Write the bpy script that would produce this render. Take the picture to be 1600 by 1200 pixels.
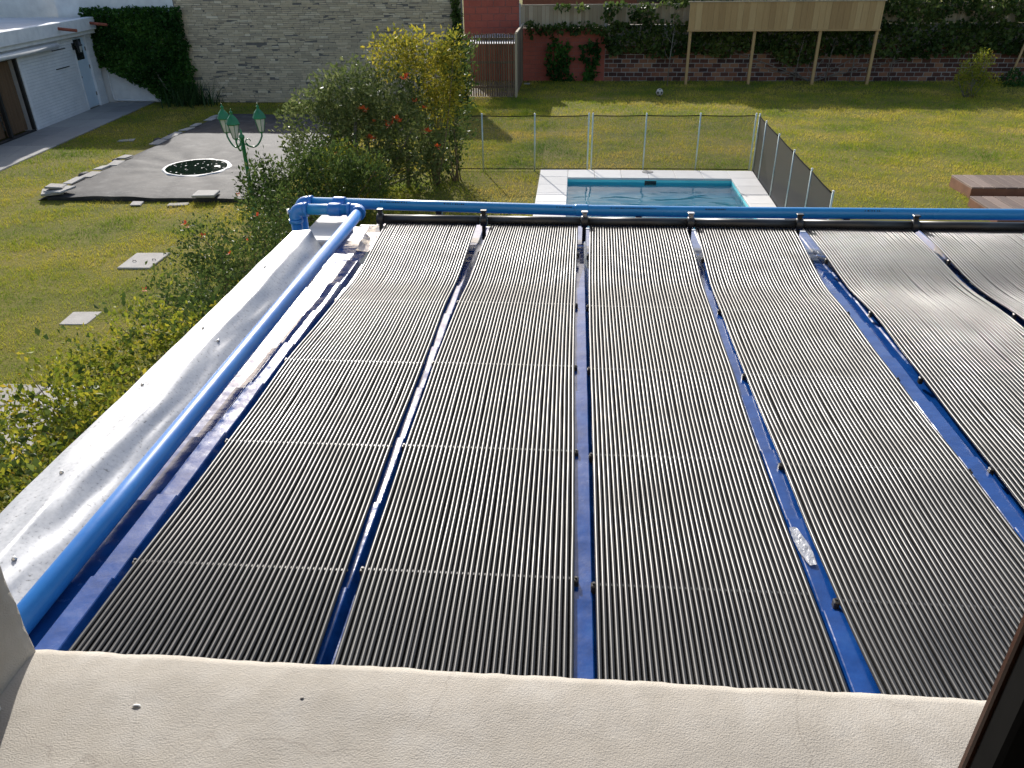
import bpy, math, random
import numpy as np
from mathutils import Vector, Matrix, noise as mnoise

# ------------------------------------------------------------------ reset
for o in list(bpy.data.objects):
    bpy.data.objects.remove(o, do_unlink=True)
SC = bpy.context.scene
COL = SC.collection
R = math.radians
random.seed(11)

# ------------------------------------------------------------------ camera
CAM_POS = Vector((0, 0, 4.5))
PITCH, YAW, ROLL, FPX = 29.2, 4.6, -0.66, 1212.0
_p, _y, _r = R(PITCH), R(YAW), R(ROLL)
fwd = Vector((-math.sin(_y) * math.cos(_p), math.cos(_y) * math.cos(_p), -math.sin(_p)))
r0 = Vector((math.cos(_y), math.sin(_y), 0))
u0 = r0.cross(fwd)
rt = r0 * math.cos(_r) + u0 * math.sin(_r)
up = -r0 * math.sin(_r) + u0 * math.cos(_r)
cd = bpy.data.cameras.new('camera')
cam = bpy.data.objects.new('camera', cd)
COL.objects.link(cam)
cd.sensor_width = 36.0
cd.lens = 36.0 * FPX / 1600.0
cd.clip_start = 0.02
cd.clip_end = 500
cam.matrix_world = Matrix(((rt.x, up.x, -fwd.x, CAM_POS.x), (rt.y, up.y, -fwd.y, CAM_POS.y),
                           (rt.z, up.z, -fwd.z, CAM_POS.z), (0, 0, 0, 1)))
SC.camera = cam

# ------------------------------------------------------------------ light
SUN_EL, SUN_AZ = 28.0, -19.0          # azimuth measured from +Y towards +X
S = Vector((math.sin(R(SUN_AZ)) * math.cos(R(SUN_EL)), math.cos(R(SUN_AZ)) * math.cos(R(SUN_EL)), math.sin(R(SUN_EL))))
W = bpy.data.worlds.new('World')
SC.world = W
W.use_nodes = True
nt = W.node_tree
sky = nt.nodes.new('ShaderNodeTexSky')
sky.sky_type = 'NISHITA'
sky.sun_disc = False
sky.sun_elevation = R(SUN_EL)
sky.sun_rotation = R(SUN_AZ)
sky.air_density = 1.0
sky.dust_density = 2.0
sky.ozone_density = 1.0
bg = nt.nodes['Background']
bg.inputs['Strength'].default_value = 0.125
nt.links.new(sky.outputs[0], bg.inputs[0])
sl = bpy.data.lights.new('sun', 'SUN')
sl.energy = 4.0
sl.angle = R(0.53)
sl.color = (1.0, 0.955, 0.89)
so = bpy.data.objects.new('sun', sl)
COL.objects.link(so)
so.rotation_mode = 'QUATERNION'
so.rotation_quaternion = S.to_track_quat('Z', 'Y')
SC.view_settings.view_transform = 'Standard'
SC.view_settings.look = 'None'
SC.view_settings.gamma = 1
SC.view_settings.exposure = 0.55
SC.render.engine = 'CYCLES'
SC.render.resolution_x, SC.render.resolution_y = 1024, 768

# ------------------------------------------------------------------ helpers
def link(o, parent=None):
    COL.objects.link(o)
    if parent is not None:
        o.parent = parent
    return o

def tag(o, label=None, cat=None, group=None, kind=None):
    if label: o['label'] = label
    if cat: o['category'] = cat
    if group: o['group'] = group
    if kind: o['kind'] = kind
    return o

def empty(name, loc=(0, 0, 0), rz=0, label=None, cat=None, group=None):
    o = bpy.data.objects.new(name, None)
    o.location = loc
    o.rotation_euler = (0, 0, rz)
    o.empty_display_size = 0.2
    link(o)
    return tag(o, label, cat, group)

def obj(name, me, parent=None, loc=(0, 0, 0), rot=(0, 0, 0), scale=(1, 1, 1)):
    o = bpy.data.objects.new(name, me)
    o.location = loc
    o.rotation_euler = rot
    o.scale = scale
    return link(o, parent)

def copy_tree(o, parent=None):
    c = o.copy()
    COL.objects.link(c)
    c.parent = parent
    for ch in list(o.children):
        copy_tree(ch, c)
    return c

class MB:
    def __init__(self):
        self.v, self.f, self.t, self.sm = [], [], [], []
    def add(self, vs, fs, tint=0.5, smooth=False):
        b = len(self.v)
        self.v += [tuple(x) for x in vs]
        self.t += [tint] * len(vs)
        self.f += [tuple(i + b for i in f) for f in fs]
        self.sm += [smooth] * len(fs)
        return self
    def box(self, x0, x1, y0, y1, z0, z1, ch=0.0, tint=0.5, M=None, jit=0.0):
        if ch <= 0:
            vs = [(x, y, z) for x in (x0, x1) for y in (y0, y1) for z in (z0, z1)]
            fs = [(0, 1, 3, 2), (4, 6, 7, 5), (0, 4, 5, 1), (2, 3, 7, 6), (0, 2, 6, 4), (1, 5, 7, 3)]
        else:
            c = min(ch, (x1 - x0) * .45, (y1 - y0) * .45, (z1 - z0) * .45)
            vs, idx = [], {}
            X, Y, Z = (x0, x1), (y0, y1), (z0, z1)
            sg = (1, -1)
            for i in (0, 1):
                for j in (0, 1):
                    for k in (0, 1):
                        dx, dy, dz = sg[i] * c, sg[j] * c, sg[k] * c
                        jx, jy, jz = [(random.random() - .5) * 2 * jit for _ in range(3)]
                        bx, by, bz = X[i] + jx, Y[j] + jy, Z[k] + jz
                        idx[(i, j, k, 0)] = len(vs); vs.append((bx, by + dy, bz + dz))
                        idx[(i, j, k, 1)] = len(vs); vs.append((bx + dx, by, bz + dz))
                        idx[(i, j, k, 2)] = len(vs); vs.append((bx + dx, by + dy, bz))
            fs = []
            q = lambda *a: fs.append(tuple(idx[x] for x in a))
            for s in (0, 1):
                A = [(s, 0, 0, 0), (s, 0, 1, 0), (s, 1, 1, 0), (s, 1, 0, 0)]
                B = [(0, s, 0, 1), (1, s, 0, 1), (1, s, 1, 1), (0, s, 1, 1)]
                C = [(0, 0, s, 2), (0, 1, s, 2), (1, 1, s, 2), (1, 0, s, 2)]
                for P in (A, B, C):
                    q(*(P if s == 0 else P[::-1]))
            for a in (0, 1):
                for b in (0, 1):
                    e = [(a, b, 0, 0), (a, b, 0, 1), (a, b, 1, 1), (a, b, 1, 0)]
                    q(*(e[::-1] if a == b else e))
                    e = [(a, 0, b, 0), (a, 0, b, 2), (a, 1, b, 2), (a, 1, b, 0)]
                    q(*(e if a == b else e[::-1]))
                    e = [(0, a, b, 1), (0, a, b, 2), (1, a, b, 2), (1, a, b, 1)]
                    q(*(e[::-1] if a == b else e))
            for i in (0, 1):
                for j in (0, 1):
                    for k in (0, 1):
                        e = [(i, j, k, 0), (i, j, k, 1), (i, j, k, 2)]
                        q(*(e if (i + j + k) % 2 == 0 else e[::-1]))
        if M is not None:
            vs = [M @ Vector(v) for v in vs]
        return self.add(vs, fs, tint)
    def tube(self, pts, rad, n=10, caps=True, tint=0.5, smooth=True):
        pts = [Vector(p) for p in pts]
        rads = rad if isinstance(rad, (list, tuple)) else [rad] * len(pts)
        prev = None
        vs = []
        for i, p in enumerate(pts):
            d = (pts[min(i + 1, len(pts) - 1)] - pts[max(i - 1, 0)]).normalized()
            if prev is None:
                a = Vector((0, 0, 1)) if abs(d.z) < .9 else Vector((1, 0, 0))
                nrm = (a - d * a.dot(d)).normalized()
            else:
                nrm = (prev - d * prev.dot(d)).normalized()
            prev = nrm
            bn = d.cross(nrm)
            for k in range(n):
                t = 2 * math.pi * k / n
                vs.append(p + (nrm * math.cos(t) + bn * math.sin(t)) * rads[i])
        fs = []
        for i in range(len(pts) - 1):
            for k in range(n):
                k2 = (k + 1) % n
                fs.append((i * n + k, i * n + k2, (i + 1) * n + k2, (i + 1) * n + k))
        self.add(vs, fs, tint, smooth)
        if caps:
            b = len(self.v) - len(vs)
            self.f.append(tuple(b + k for k in range(n - 1, -1, -1))); self.sm.append(False)
            e = b + (len(pts) - 1) * n
            self.f.append(tuple(e + k for k in range(n))); self.sm.append(False)
        return self
    def lathe(self, prof, n=12, c=(0, 0, 0), tint=0.5, smooth=True):
        vs = []
        for r, z in prof:
            for k in range(n):
                t = 2 * math.pi * k / n
                vs.append((c[0] + r * math.cos(t), c[1] + r * math.sin(t), c[2] + z))
        fs = []
        for i in range(len(prof) - 1):
            for k in range(n):
                k2 = (k + 1) % n
                fs.append((i * n + k, i * n + k2, (i + 1) * n + k2, (i + 1) * n + k))
        fs.append(tuple(range(n - 1, -1, -1)))
        e = (len(prof) - 1) * n
        fs.append(tuple(e + k for k in range(n)))
        return self.add(vs, fs, tint, smooth)
    def grid(self, nx, ny, fn, tint=0.5, smooth=True, flip=False):
        vs = [fn(i / nx, j / ny) for j in range(ny + 1) for i in range(nx + 1)]
        fs = []
        for j in range(ny):
            for i in range(nx):
                a = j * (nx + 1) + i
                q = (a, a + 1, a + nx + 2, a + nx + 1)
                fs.append(q[::-1] if flip else q)
        return self.add(vs, fs, tint, smooth)
    def mesh(self, name, mat):
        me = bpy.data.meshes.new(name)
        me.from_pydata(self.v, [], self.f)
        me.polygons.foreach_set('use_smooth', self.sm)
        at = me.attributes.new('tint', 'FLOAT', 'POINT')
        at.data.foreach_set('value', self.t)
        me.materials.append(mat)
        me.update()
        return me
    def build(self, name, mat, parent=None, loc=(0, 0, 0), rot=(0, 0, 0)):
        return obj(name, self.mesh(name, mat), parent, loc, rot)

def np_mesh(name, V, F, tint, mat):
    me = bpy.data.meshes.new(name)
    nf, k = F.shape
    me.vertices.add(len(V)); me.vertices.foreach_set('co', V.astype(np.float32).ravel())
    me.loops.add(nf * k); me.loops.foreach_set('vertex_index', F.astype(np.int32).ravel())
    me.polygons.add(nf); me.polygons.foreach_set('loop_start', np.arange(0, nf * k, k, dtype=np.int32))
    me.update(calc_edges=True)
    at = me.attributes.new('tint', 'FLOAT', 'POINT')
    at.data.foreach_set('value', tint.astype(np.float32))
    me.materials.append(mat)
    me.validate()
    return me

def nz(x, y, z=0.0):
    return mnoise.noise(Vector((x, y, z)))

# ------------------------------------------------------------------ materials
def mat(name, stops, rough=.6, metal=0.0, spec=.5, ns=6.0, nd=6.0, wn=.5, wt=.5, wo=0.0, off=0.0,
        bump=None, coat=0.0, rvar=0.0, transl=0.0, stretch=None, bump2=None, ior=1.5, sheen=0.0):
    """ramp position = noise*wn + tint*wt + object random*wo + off"""
    m = bpy.data.materials.new(name)
    m.use_nodes = True
    t = m.node_tree
    N, L = t.nodes, t.links
    b = N['Principled BSDF']
    geo = N.new('ShaderNodeNewGeometry')
    pos = geo.outputs['Position']
    if stretch:
        mp = N.new('ShaderNodeMapping'); mp.inputs['Scale'].default_value = stretch
        L.new(pos, mp.inputs[0]); pos = mp.outputs[0]
    no = N.new('ShaderNodeTexNoise')
    no.inputs['Scale'].default_value = ns
    no.inputs['Detail'].default_value = nd
    no.inputs['Roughness'].default_value = .6
    L.new(pos, no.inputs['Vector'])
    def mul(s, k):
        q = N.new('ShaderNodeMath'); q.operation = 'MULTIPLY'; q.inputs[1].default_value = k
        L.new(s, q.inputs[0]); return q.outputs[0]
    def addn(a, c):
        q = N.new('ShaderNodeMath'); q.operation = 'ADD'
        L.new(a, q.inputs[0])
        if isinstance(c, float): q.inputs[1].default_value = c
        else: L.new(c, q.inputs[1])
        return q.outputs[0]
    fac = mul(no.outputs['Fac'], wn)
    if wt:
        at = N.new('ShaderNodeAttribute'); at.attribute_name = 'tint'
        fac = addn(fac, mul(at.outputs['Fac'], wt))
    if wo:
        oi = N.new('ShaderNodeObjectInfo')
        fac = addn(fac, mul(oi.outputs['Random'], wo))
    if off:
        fac = addn(fac, float(off))
    cr = N.new('ShaderNodeValToRGB')
    e = cr.color_ramp.elements
    while len(e) < len(stops): e.new(.5)
    for i, (p, c) in enumerate(stops):
        e[i].position = p; e[i].color = (c[0], c[1], c[2], 1)
    L.new(fac, cr.inputs[0])
    L.new(cr.outputs[0], b.inputs['Base Color'])
    b.inputs['Roughness'].default_value = rough
    b.inputs['Metallic'].default_value = metal
    b.inputs['Specular IOR Level'].default_value = spec
    b.inputs['IOR'].default_value = ior
    b.inputs['Coat Weight'].default_value = coat
    b.inputs['Coat Roughness'].default_value = .08
    if sheen:
        b.inputs['Sheen Weight'].default_value = sheen
    if rvar:
        q = N.new('ShaderNodeMapRange')
        q.inputs['To Min'].default_value = max(.03, rough - rvar); q.inputs['To Max'].default_value = rough + rvar
        q.inputs['From Min'].default_value = .3; q.inputs['From Max'].default_value = .7
        n2 = N.new('ShaderNodeTexNoise'); n2.inputs['Scale'].default_value = ns * 1.7; n2.inputs['Detail'].default_value = 5
        L.new(pos, n2.inputs['Vector'])
        L.new(n2.outputs['Fac'], q.inputs['Value']); L.new(q.outputs[0], b.inputs['Roughness'])
    prev = None
    for bb in (bump, bump2):
        if not bb: continue
        sc, st, dist = bb
        n3 = N.new('ShaderNodeTexNoise'); n3.inputs['Scale'].default_value = sc; n3.inputs['Detail'].default_value = 5
        L.new(pos, n3.inputs['Vector'])
        bp = N.new('ShaderNodeBump'); bp.inputs['Strength'].default_value = st; bp.inputs['Distance'].default_value = dist
        L.new(n3.outputs['Fac'], bp.inputs['Height'])
        if prev: L.new(prev, bp.inputs['Normal'])
        prev = bp.outputs[0]
    if prev: L.new(prev, b.inputs['Normal'])
    if transl:
        tr = N.new('ShaderNodeBsdfTranslucent')
        L.new(cr.outputs[0], tr.inputs['Color'])
        mx = N.new('ShaderNodeMixShader'); mx.inputs[0].default_value = transl
        L.new(b.outputs[0], mx.inputs[1]); L.new(tr.outputs[0], mx.inputs[2])
        L.new(mx.outputs[0], N['Material Output'].inputs['Surface'])
    m['bsdf'] = b.name
    return m

def node(m, t): return m.node_tree.nodes.new(t)

C = {}
C['soil'] = mat('lawn_ground', [(.25, (.09, .10, .02)), (.5, (.15, .14, .03)), (.75, (.24, .185, .06))], rough=.95, spec=.1, ns=.55, wn=1.0, wt=0,
                bump=(28, .6, .03), bump2=(6, .5, .04))
C['grass'] = mat('grass_blade', [(.1, (.11, .20, .018)), (.36, (.28, .335, .028)), (.58, (.50, .435, .048)), (.85, (.70, .51, .15))], rough=.6, spec=.25,
                 ns=.42, nd=8, wn=2.0, wt=.32, off=-.70, transl=.42)
C['stucco'] = mat('beige_stucco', [(.3, (.385, .355, .31)), (.5, (.425, .395, .35)), (.75, (.475, .45, .41))], rough=.95, spec=.12, ns=24, nd=9, wn=1.0, wt=0,
                  bump=(620, .42, .0022), bump2=(230, .12, .002))
C['white_wall'] = mat('white_painted_wall', [(.3, (.62, .62, .62)), (.7, (.78, .78, .77))], rough=.85, ns=3, wn=1.0, wt=0, bump=(40, .3, .01))
C['inner_wall'] = mat('room_paint', [(.3, (.30, .29, .27)), (.7, (.36, .34, .32))], rough=.9, ns=3, wn=1.0, wt=0)
C['blue_metal'] = mat('blue_enamel_sheet', [(.3, (.003, .034, .16)), (.55, (.005, .05, .23)), (.72, (.012, .07, .26)), (.9, (.12, .14, .22))], rough=.2, spec=.5, ns=11, nd=8, wn=1.0, wt=0,
                      rvar=.09, bump=(14, .12, .012), bump2=(3.5, .2, .02), coat=.25)
C['galv'] = mat('galvanised_sheet', [(.33, (.16, .165, .175)), (.40, (.33, .345, .37)), (.75, (.42, .435, .46))], rough=.44, metal=.45, ns=75, nd=10, wn=1.0, wt=0,
                rvar=.07, bump=(30, .04, .004))
C['pvc'] = mat('blue_pvc', [(.28, (.016, .12, .40)), (.45, (.014, .15, .49)), (.72, (.03, .20, .56))], rough=.36, spec=.5, ns=9, wn=.6, wt=.4, rvar=.06)
C['pvc_light'] = mat('light_blue_pvc', [(.3, (.012, .19, .46)), (.7, (.02, .23, .54))], rough=.32, spec=.5, ns=4, wn=.6, wt=.4, rvar=.06)
C['tube'] = mat('black_polymer', [(.3, (.014, .014, .0145)), (.7, (.030, .029, .028))], rough=.37, spec=.5, ns=3, wn=.5, wt=.3, wo=.2, rvar=.07, bump=(70, .05, .002))
C['black'] = mat('black_plastic', [(.3, (.012, .012, .012)), (.7, (.03, .03, .03))], rough=.4, ns=8, wn=1.0, wt=0)
C['webbing'] = mat('black_webbing', [(.3, (.008, .008, .008)), (.7, (.014, .014, .014))], rough=.95, spec=.05, ns=8, wn=1.0, wt=0)
C['screw'] = mat('zinc_screw', [(.3, (.4, .4, .4)), (.7, (.6, .6, .6))], rough=.35, metal=.9, ns=8, wn=1.0, wt=0)
C['film'] = mat('plastic_film', [(.3, (.42, .45, .52)), (.7, (.62, .64, .68))], rough=.16, spec=.6, ns=30, wn=1.0, wt=0, bump=(60, .8, .01), transl=.3)
C['foil'] = mat('foil_membrane', [(.3, (.5, .47, .43)), (.7, (.7, .68, .66))], rough=.3, metal=.8, ns=25, wn=1.0, wt=0, bump=(35, .7, .012))
C['stone'] = mat('ledge_stone', [(.1, (.31, .25, .185)), (.35, (.46, .375, .265)), (.55, (.56, .45, .305)), (.75, (.68, .57, .41)), (.95, (.80, .70, .54))],
                 rough=.9, spec=.2, ns=9, wn=.35, wt=.75, off=-.05, bump=(40, .7, .02))
C['mortar_dark'] = mat('dark_joint', [(.3, (.13, .115, .10)), (.7, (.19, .17, .15))], rough=.95, ns=9, wn=1.0, wt=0)
C['mortar'] = mat('grey_mortar', [(.3, (.27, .25, .23)), (.7, (.36, .33, .30))], rough=.95, ns=9, wn=1.0, wt=0, bump=(60, .5, .01))
C['brick'] = mat('hollow_brick', [(.1, (.055, .028, .024)), (.35, (.12, .05, .035)), (.6, (.21, .085, .05)), (.9, (.30, .15, .085))],
                 rough=.9, spec=.2, ns=7, wn=.3, wt=.8, off=-.05, bump=(50, .5, .01))
C['red_block'] = mat('red_painted_block', [(.2, (.28, .075, .052)), (.6, (.37, .10, .068)), (.9, (.44, .14, .095))], rough=.85, spec=.25, ns=3, wn=.6, wt=.35, bump=(30, .4, .01))
C['wood_dark'] = mat('weathered_slat', [(.2, (.09, .062, .04)), (.55, (.15, .105, .065)), (.9, (.23, .165, .105))], rough=.85, ns=5, wn=.6, wt=.5, stretch=(8, 8, .7), bump=(60, .4, .01))
C['pine'] = mat('pine_board', [(.2, (.34, .20, .08)), (.5, (.45, .28, .12)), (.85, (.56, .38, .18))], rough=.75, ns=5, wn=.55, wt=.5, stretch=(9, 9, .6), bump=(60, .3, .008))
C['cane'] = mat('cane_fence_board', [(.2, (.24, .19, .12)), (.5, (.34, .275, .18)), (.85, (.42, .35, .25))], rough=.85, ns=5, wn=.5, wt=.55, stretch=(9, 9, .6), bump=(60, .4, .01))
C['deckwood'] = mat('deck_plank', [(.2, (.10, .065, .048)), (.5, (.17, .115, .085)), (.85, (.25, .18, .14))], rough=.7, ns=4, wn=.55, wt=.5, stretch=(7, .8, 7), bump=(50, .4, .01))
C['deckside'] = mat('deck_fascia', [(.3, (.15, .065, .035)), (.7, (.22, .10, .055))], rough=.65, ns=5, wn=1.0, wt=0, bump=(40, .3, .01))
C['concrete'] = mat('concrete_slab', [(.2, (.26, .245, .225)), (.5, (.35, .33, .305)), (.8, (.43, .41, .38))], rough=.9, ns=5, wn=.7, wt=.35, bump=(50, .5, .01))
C['path'] = mat('path_concrete', [(.2, (.20, .20, .20)), (.5, (.27, .265, .26)), (.8, (.34, .33, .31))], rough=.85, ns=2, wn=.6, wt=.45, bump=(50, .4, .01))
C['coping'] = mat('pale_coping', [(.2, (.60, .585, .56)), (.8, (.74, .725, .70))], rough=.75, ns=4, wn=.6, wt=.4, bump=(60, .25, .005))
C['pool'] = mat('pool_lining', [(.3, (.10, .66, .74)), (.7, (.14, .74, .80))], rough=.5, ns=2, wn=1.0, wt=0)
C['alu'] = mat('pale_green_aluminium', [(.3, (.42, .52, .50)), (.7, (.55, .64, .62))], rough=.4, metal=.3, ns=4, wn=1.0, wt=0)
C['tarp'] = mat('black_shade_cloth', [(.3, (.035, .035, .038)), (.55, (.055, .055, .058)), (.75, (.12, .118, .115))], rough=.7, spec=.12, ns=3.5, nd=8, wn=1.0, wt=0,
                bump=(260, .35, .004), bump2=(2.2, .35, .05))
C['glare_flake'] = mat('pale_glare_and_flakes', [(.3, (.42, .42, .41)), (.7, (.62, .62, .60))], rough=.6, ns=9, wn=1.0, wt=0)  # pale tone shared by loose flakes and the glare painted round the puddle
C['green_paint'] = mat('green_enamel', [(.3, (.008, .14, .045)), (.7, (.014, .21, .07))], rough=.35, spec=.6, ns=5, wn=1.0, wt=0, coat=.2)
C['lampglass'] = mat('opal_pane', [(.3, (.55, .56, .53)), (.7, (.72, .72, .69))], rough=.2, ns=5, wn=1.0, wt=0, transl=.4)
C['bldg'] = mat('painted_brick', [(.3, (.62, .635, .66)), (.7, (.74, .75, .77))], rough=.8, ns=2.5, wn=1.0, wt=0, bump=(40, .2, .005))
C['bldg_trim'] = mat('white_trim', [(.3, (.60, .61, .63)), (.55, (.72, .73, .75)), (.8, (.8, .8, .8))], rough=.7, ns=4, wn=1.0, wt=0, bump=(20, .3, .01))
C['roofmem'] = mat('pale_roof_membrane', [(.25, (.48, .47, .47)), (.6, (.62, .61, .62)), (.8, (.70, .69, .68))], rough=.85, ns=.9, nd=8, wn=1.0, wt=0, bump=(8, .4, .02))
C['door_blue'] = mat('pale_blue_door_paint', [(.3, (.50, .60, .70)), (.7, (.56, .66, .75))], rough=.6, ns=3, wn=1.0, wt=0)
C['curtain'] = mat('brown_curtain', [(.3, (.10, .058, .03)), (.7, (.16, .095, .05))], rough=.85, ns=4, wn=1.0, wt=0, stretch=(6, 6, .4))
C['terracotta'] = mat('terracotta_pipe', [(.3, (.22, .055, .03)), (.7, (.32, .085, .05))], rough=.8, ns=9, wn=1.0, wt=0)
C['bark'] = mat('grey_bark', [(.3, (.11, .09, .07)), (.7, (.26, .225, .19))], rough=.9, ns=20, wn=1.0, wt=0, stretch=(1, 1, .3), bump=(60, .6, .01))
C['twig'] = mat('brown_twig', [(.3, (.10, .075, .045)), (.7, (.22, .16, .10))], rough=.8, ns=20, wn=1.0, wt=0)
C['ball'] = mat('scuffed_ball', [(.3, (.42, .38, .32)), (.7, (.6, .56, .5))], rough=.6, ns=18, wn=1.0, wt=0)
C['white_plastic'] = mat('white_plastic', [(.3, (.62, .63, .64)), (.7, (.74, .75, .76))], rough=.4, ns=6, wn=1.0, wt=0)
C['brown_alu'] = mat('bronze_aluminium', [(.3, (.045, .018, .010)), (.7, (.07, .028, .015))], rough=.4, ns=9, wn=1.0, wt=0)
C['orange'] = mat('orange_petal', [(.2, (.62, .09, .02)), (.8, (.80, .16, .035))], rough=.6, ns=20, wn=.5, wt=.5, transl=.3)
def leafm(name, stops, rough=.55, transl=.38, spec=.16, ns=1.2):
    return mat(name, stops, rough=rough, spec=spec, ns=ns, nd=3, wn=.35, wt=.8, off=-.08, transl=transl)
C['leaf_grey'] = leafm('grey_green_leaf', [(.1, (.055, .085, .022)), (.5, (.12, .155, .048)), (.9, (.25, .27, .11))], rough=.45)
C['leaf_dark'] = leafm('dark_glossy_leaf', [(.1, (.028, .055, .013)), (.5, (.065, .105, .025)), (.9, (.15, .19, .05))], rough=.42)
C['leaf_ivy'] = leafm('ivy_leaf', [(.1, (.018, .055, .013)), (.5, (.034, .10, .02)), (.9, (.09, .20, .035))], rough=.4)
C['leaf_yellow'] = leafm('yellow_leaf', [(.1, (.09, .12, .018)), (.45, (.27, .26, .03)), (.9, (.56, .44, .05))], rough=.5, transl=.45)
C['leaf_lime'] = leafm('young_rose_leaf', [(.1, (.08, .125, .016)), (.45, (.22, .255, .026)), (.75, (.39, .35, .036)), (.95, (.48, .28, .05))], rough=.5, transl=.45)
C['leaf_strap'] = leafm('strap_leaf', [(.1, (.02, .05, .015)), (.9, (.07, .13, .04))], rough=.4)

def cracks(m):
    t = m.node_tree; b = t.nodes['Principled BSDF']
    src = b.inputs['Base Color'].links[0].from_socket
    geo = t.nodes.new('ShaderNodeNewGeometry')
    nn = t.nodes.new('ShaderNodeTexNoise'); nn.inputs['Scale'].default_value = 9; nn.inputs['Detail'].default_value = 6
    t.links.new(geo.outputs['Position'], nn.inputs['Vector'])
    mx0 = t.nodes.new('ShaderNodeVectorMath'); mx0.operation = 'MULTIPLY_ADD'
    mx0.inputs[1].default_value = (.12, .12, .12)
    t.links.new(nn.outputs['Color'], mx0.inputs[0]); t.links.new(geo.outputs['Position'], mx0.inputs[2])
    vo = t.nodes.new('ShaderNodeTexVoronoi'); vo.feature = 'DISTANCE_TO_EDGE'; vo.inputs['Scale'].default_value = 4.2
    t.links.new(mx0.outputs[0], vo.inputs['Vector'])
    mr = t.nodes.new('ShaderNodeMapRange'); mr.inputs['From Min'].default_value = .0; mr.inputs['From Max'].default_value = .006
    mr.inputs['To Min'].default_value = 1; mr.inputs['To Max'].default_value = 0
    t.links.new(vo.outputs['Distance'], mr.inputs['Value'])
    n2 = t.nodes.new('ShaderNodeTexNoise'); n2.inputs['Scale'].default_value = 4
    t.links.new(geo.outputs['Position'], n2.inputs['Vector'])
    m3 = t.nodes.new('ShaderNodeMapRange'); m3.inputs['From Min'].default_value = .5; m3.inputs['From Max'].default_value = .62; m3.inputs['To Max'].default_value = .28
    t.links.new(n2.outputs['Fac'], m3.inputs['Value'])
    mu = t.nodes.new('ShaderNodeMath'); mu.operation = 'MULTIPLY'
    t.links.new(mr.outputs[0], mu.inputs[0]); t.links.new(m3.outputs[0], mu.inputs[1])
    # broad stains
    n4 = t.nodes.new('ShaderNodeTexNoise'); n4.inputs['Scale'].default_value = 3.1; n4.inputs['Detail'].default_value = 7
    t.links.new(geo.outputs['Position'], n4.inputs['Vector'])
    m5 = t.nodes.new('ShaderNodeMapRange'); m5.inputs['From Min'].default_value = .5; m5.inputs['From Max'].default_value = .75; m5.inputs['To Max'].default_value = .6
    t.links.new(n4.outputs['Fac'], m5.inputs['Value'])
    mixa = t.nodes.new('ShaderNodeMix'); mixa.data_type = 'RGBA'; mixa.inputs[7].default_value = (.33, .31, .28, 1)
    t.links.new(m5.outputs[0], mixa.inputs[0]); t.links.new(src, mixa.inputs[6])
    mixb = t.nodes.new('ShaderNodeMix'); mixb.data_type = 'RGBA'; mixb.inputs[7].default_value = (.16, .14, .12, 1)
    t.links.new(mu.outputs[0], mixb.inputs[0]); t.links.new(mixa.outputs[2], mixb.inputs[6])
    t.links.new(mixb.outputs[2], b.inputs['Base Color'])
cracks(C['stucco'])

def wave_brick_bump(m, axis, course, dist):
    """fine painted brick courses as relief"""
    t = m.node_tree; b = t.nodes['Principled BSDF']
    tc = t.nodes.new('ShaderNodeTexCoord')
    sp = t.nodes.new('ShaderNodeSeparateXYZ'); t.links.new(tc.outputs['Object'], sp.inputs[0])
    cb = t.nodes.new('ShaderNodeCombineXYZ')
    t.links.new(sp.outputs[axis], cb.inputs[0]); t.links.new(sp.outputs['Z'], cb.inputs[1])
    br = t.nodes.new('ShaderNodeTexBrick')
    br.inputs['Scale'].default_value = 1.0
    br.inputs['Brick Width'].default_value = course * 3.2
    br.inputs['Row Height'].default_value = course
    br.inputs['Mortar Size'].default_value = .008
    br.inputs['Mortar Smooth'].default_value = .3
    br.inputs['Color1'].default_value = (1, 1, 1, 1); br.inputs['Color2'].default_value = (1, 1, 1, 1)
    br.inputs['Mortar'].default_value = (0, 0, 0, 1)
    t.links.new(cb.outputs[0], br.inputs['Vector'])
    bp = t.nodes.new('ShaderNodeBump'); bp.inputs['Strength'].default_value = 1.0; bp.inputs['Distance'].default_value = dist
    t.links.new(br.outputs['Color'], bp.inputs['Height'])
    t.links.new(bp.outputs[0], b.inputs['Normal'])
wave_brick_bump(C['bldg'], 'Y', .085, .012)

def glassy(name, col, rough, alpha_t, fres=1.22, bump=None):
    m = bpy.data.materials.new(name); m.use_nodes = True
    t = m.node_tree; N, L = t.nodes, t.links
    N.remove(N['Principled BSDF'])
    tr = N.new('ShaderNodeBsdfTransparent'); tr.inputs[0].default_value = (*col, 1)
    gl = N.new('ShaderNodeBsdfGlossy'); gl.inputs['Roughness'].default_value = rough
    fr = N.new('ShaderNodeFresnel'); fr.inputs['IOR'].default_value = fres
    mx = N.new('ShaderNodeMixShader')
    L.new(fr.outputs[0], mx.inputs[0]); L.new(tr.outputs[0], mx.inputs[1]); L.new(gl.outputs[0], mx.inputs[2])
    L.new(mx.outputs[0], N['Material Output'].inputs['Surface'])
    if bump:
        geo = N.new('ShaderNodeNewGeometry')
        mp = N.new('ShaderNodeMapping'); mp.inputs['Scale'].default_value = bump[3]
        L.new(geo.outputs['Position'], mp.inputs[0])
        n3 = N.new('ShaderNodeTexNoise'); n3.inputs['Scale'].default_value = bump[0]; n3.inputs['Detail'].default_value = 2
        n3.inputs['Distortion'].default_value = .6
        L.new(mp.outputs[0], n3.inputs['Vector'])
        bp = N.new('ShaderNodeBump'); bp.inputs['Strength'].default_value = bump[1]; bp.inputs['Distance'].default_value = bump[2]
        L.new(n3.outputs['Fac'], bp.inputs['Height'])
        L.new(bp.outputs[0], gl.inputs['Normal']); L.new(bp.outputs[0], fr.inputs['Normal'])
    return m
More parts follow.
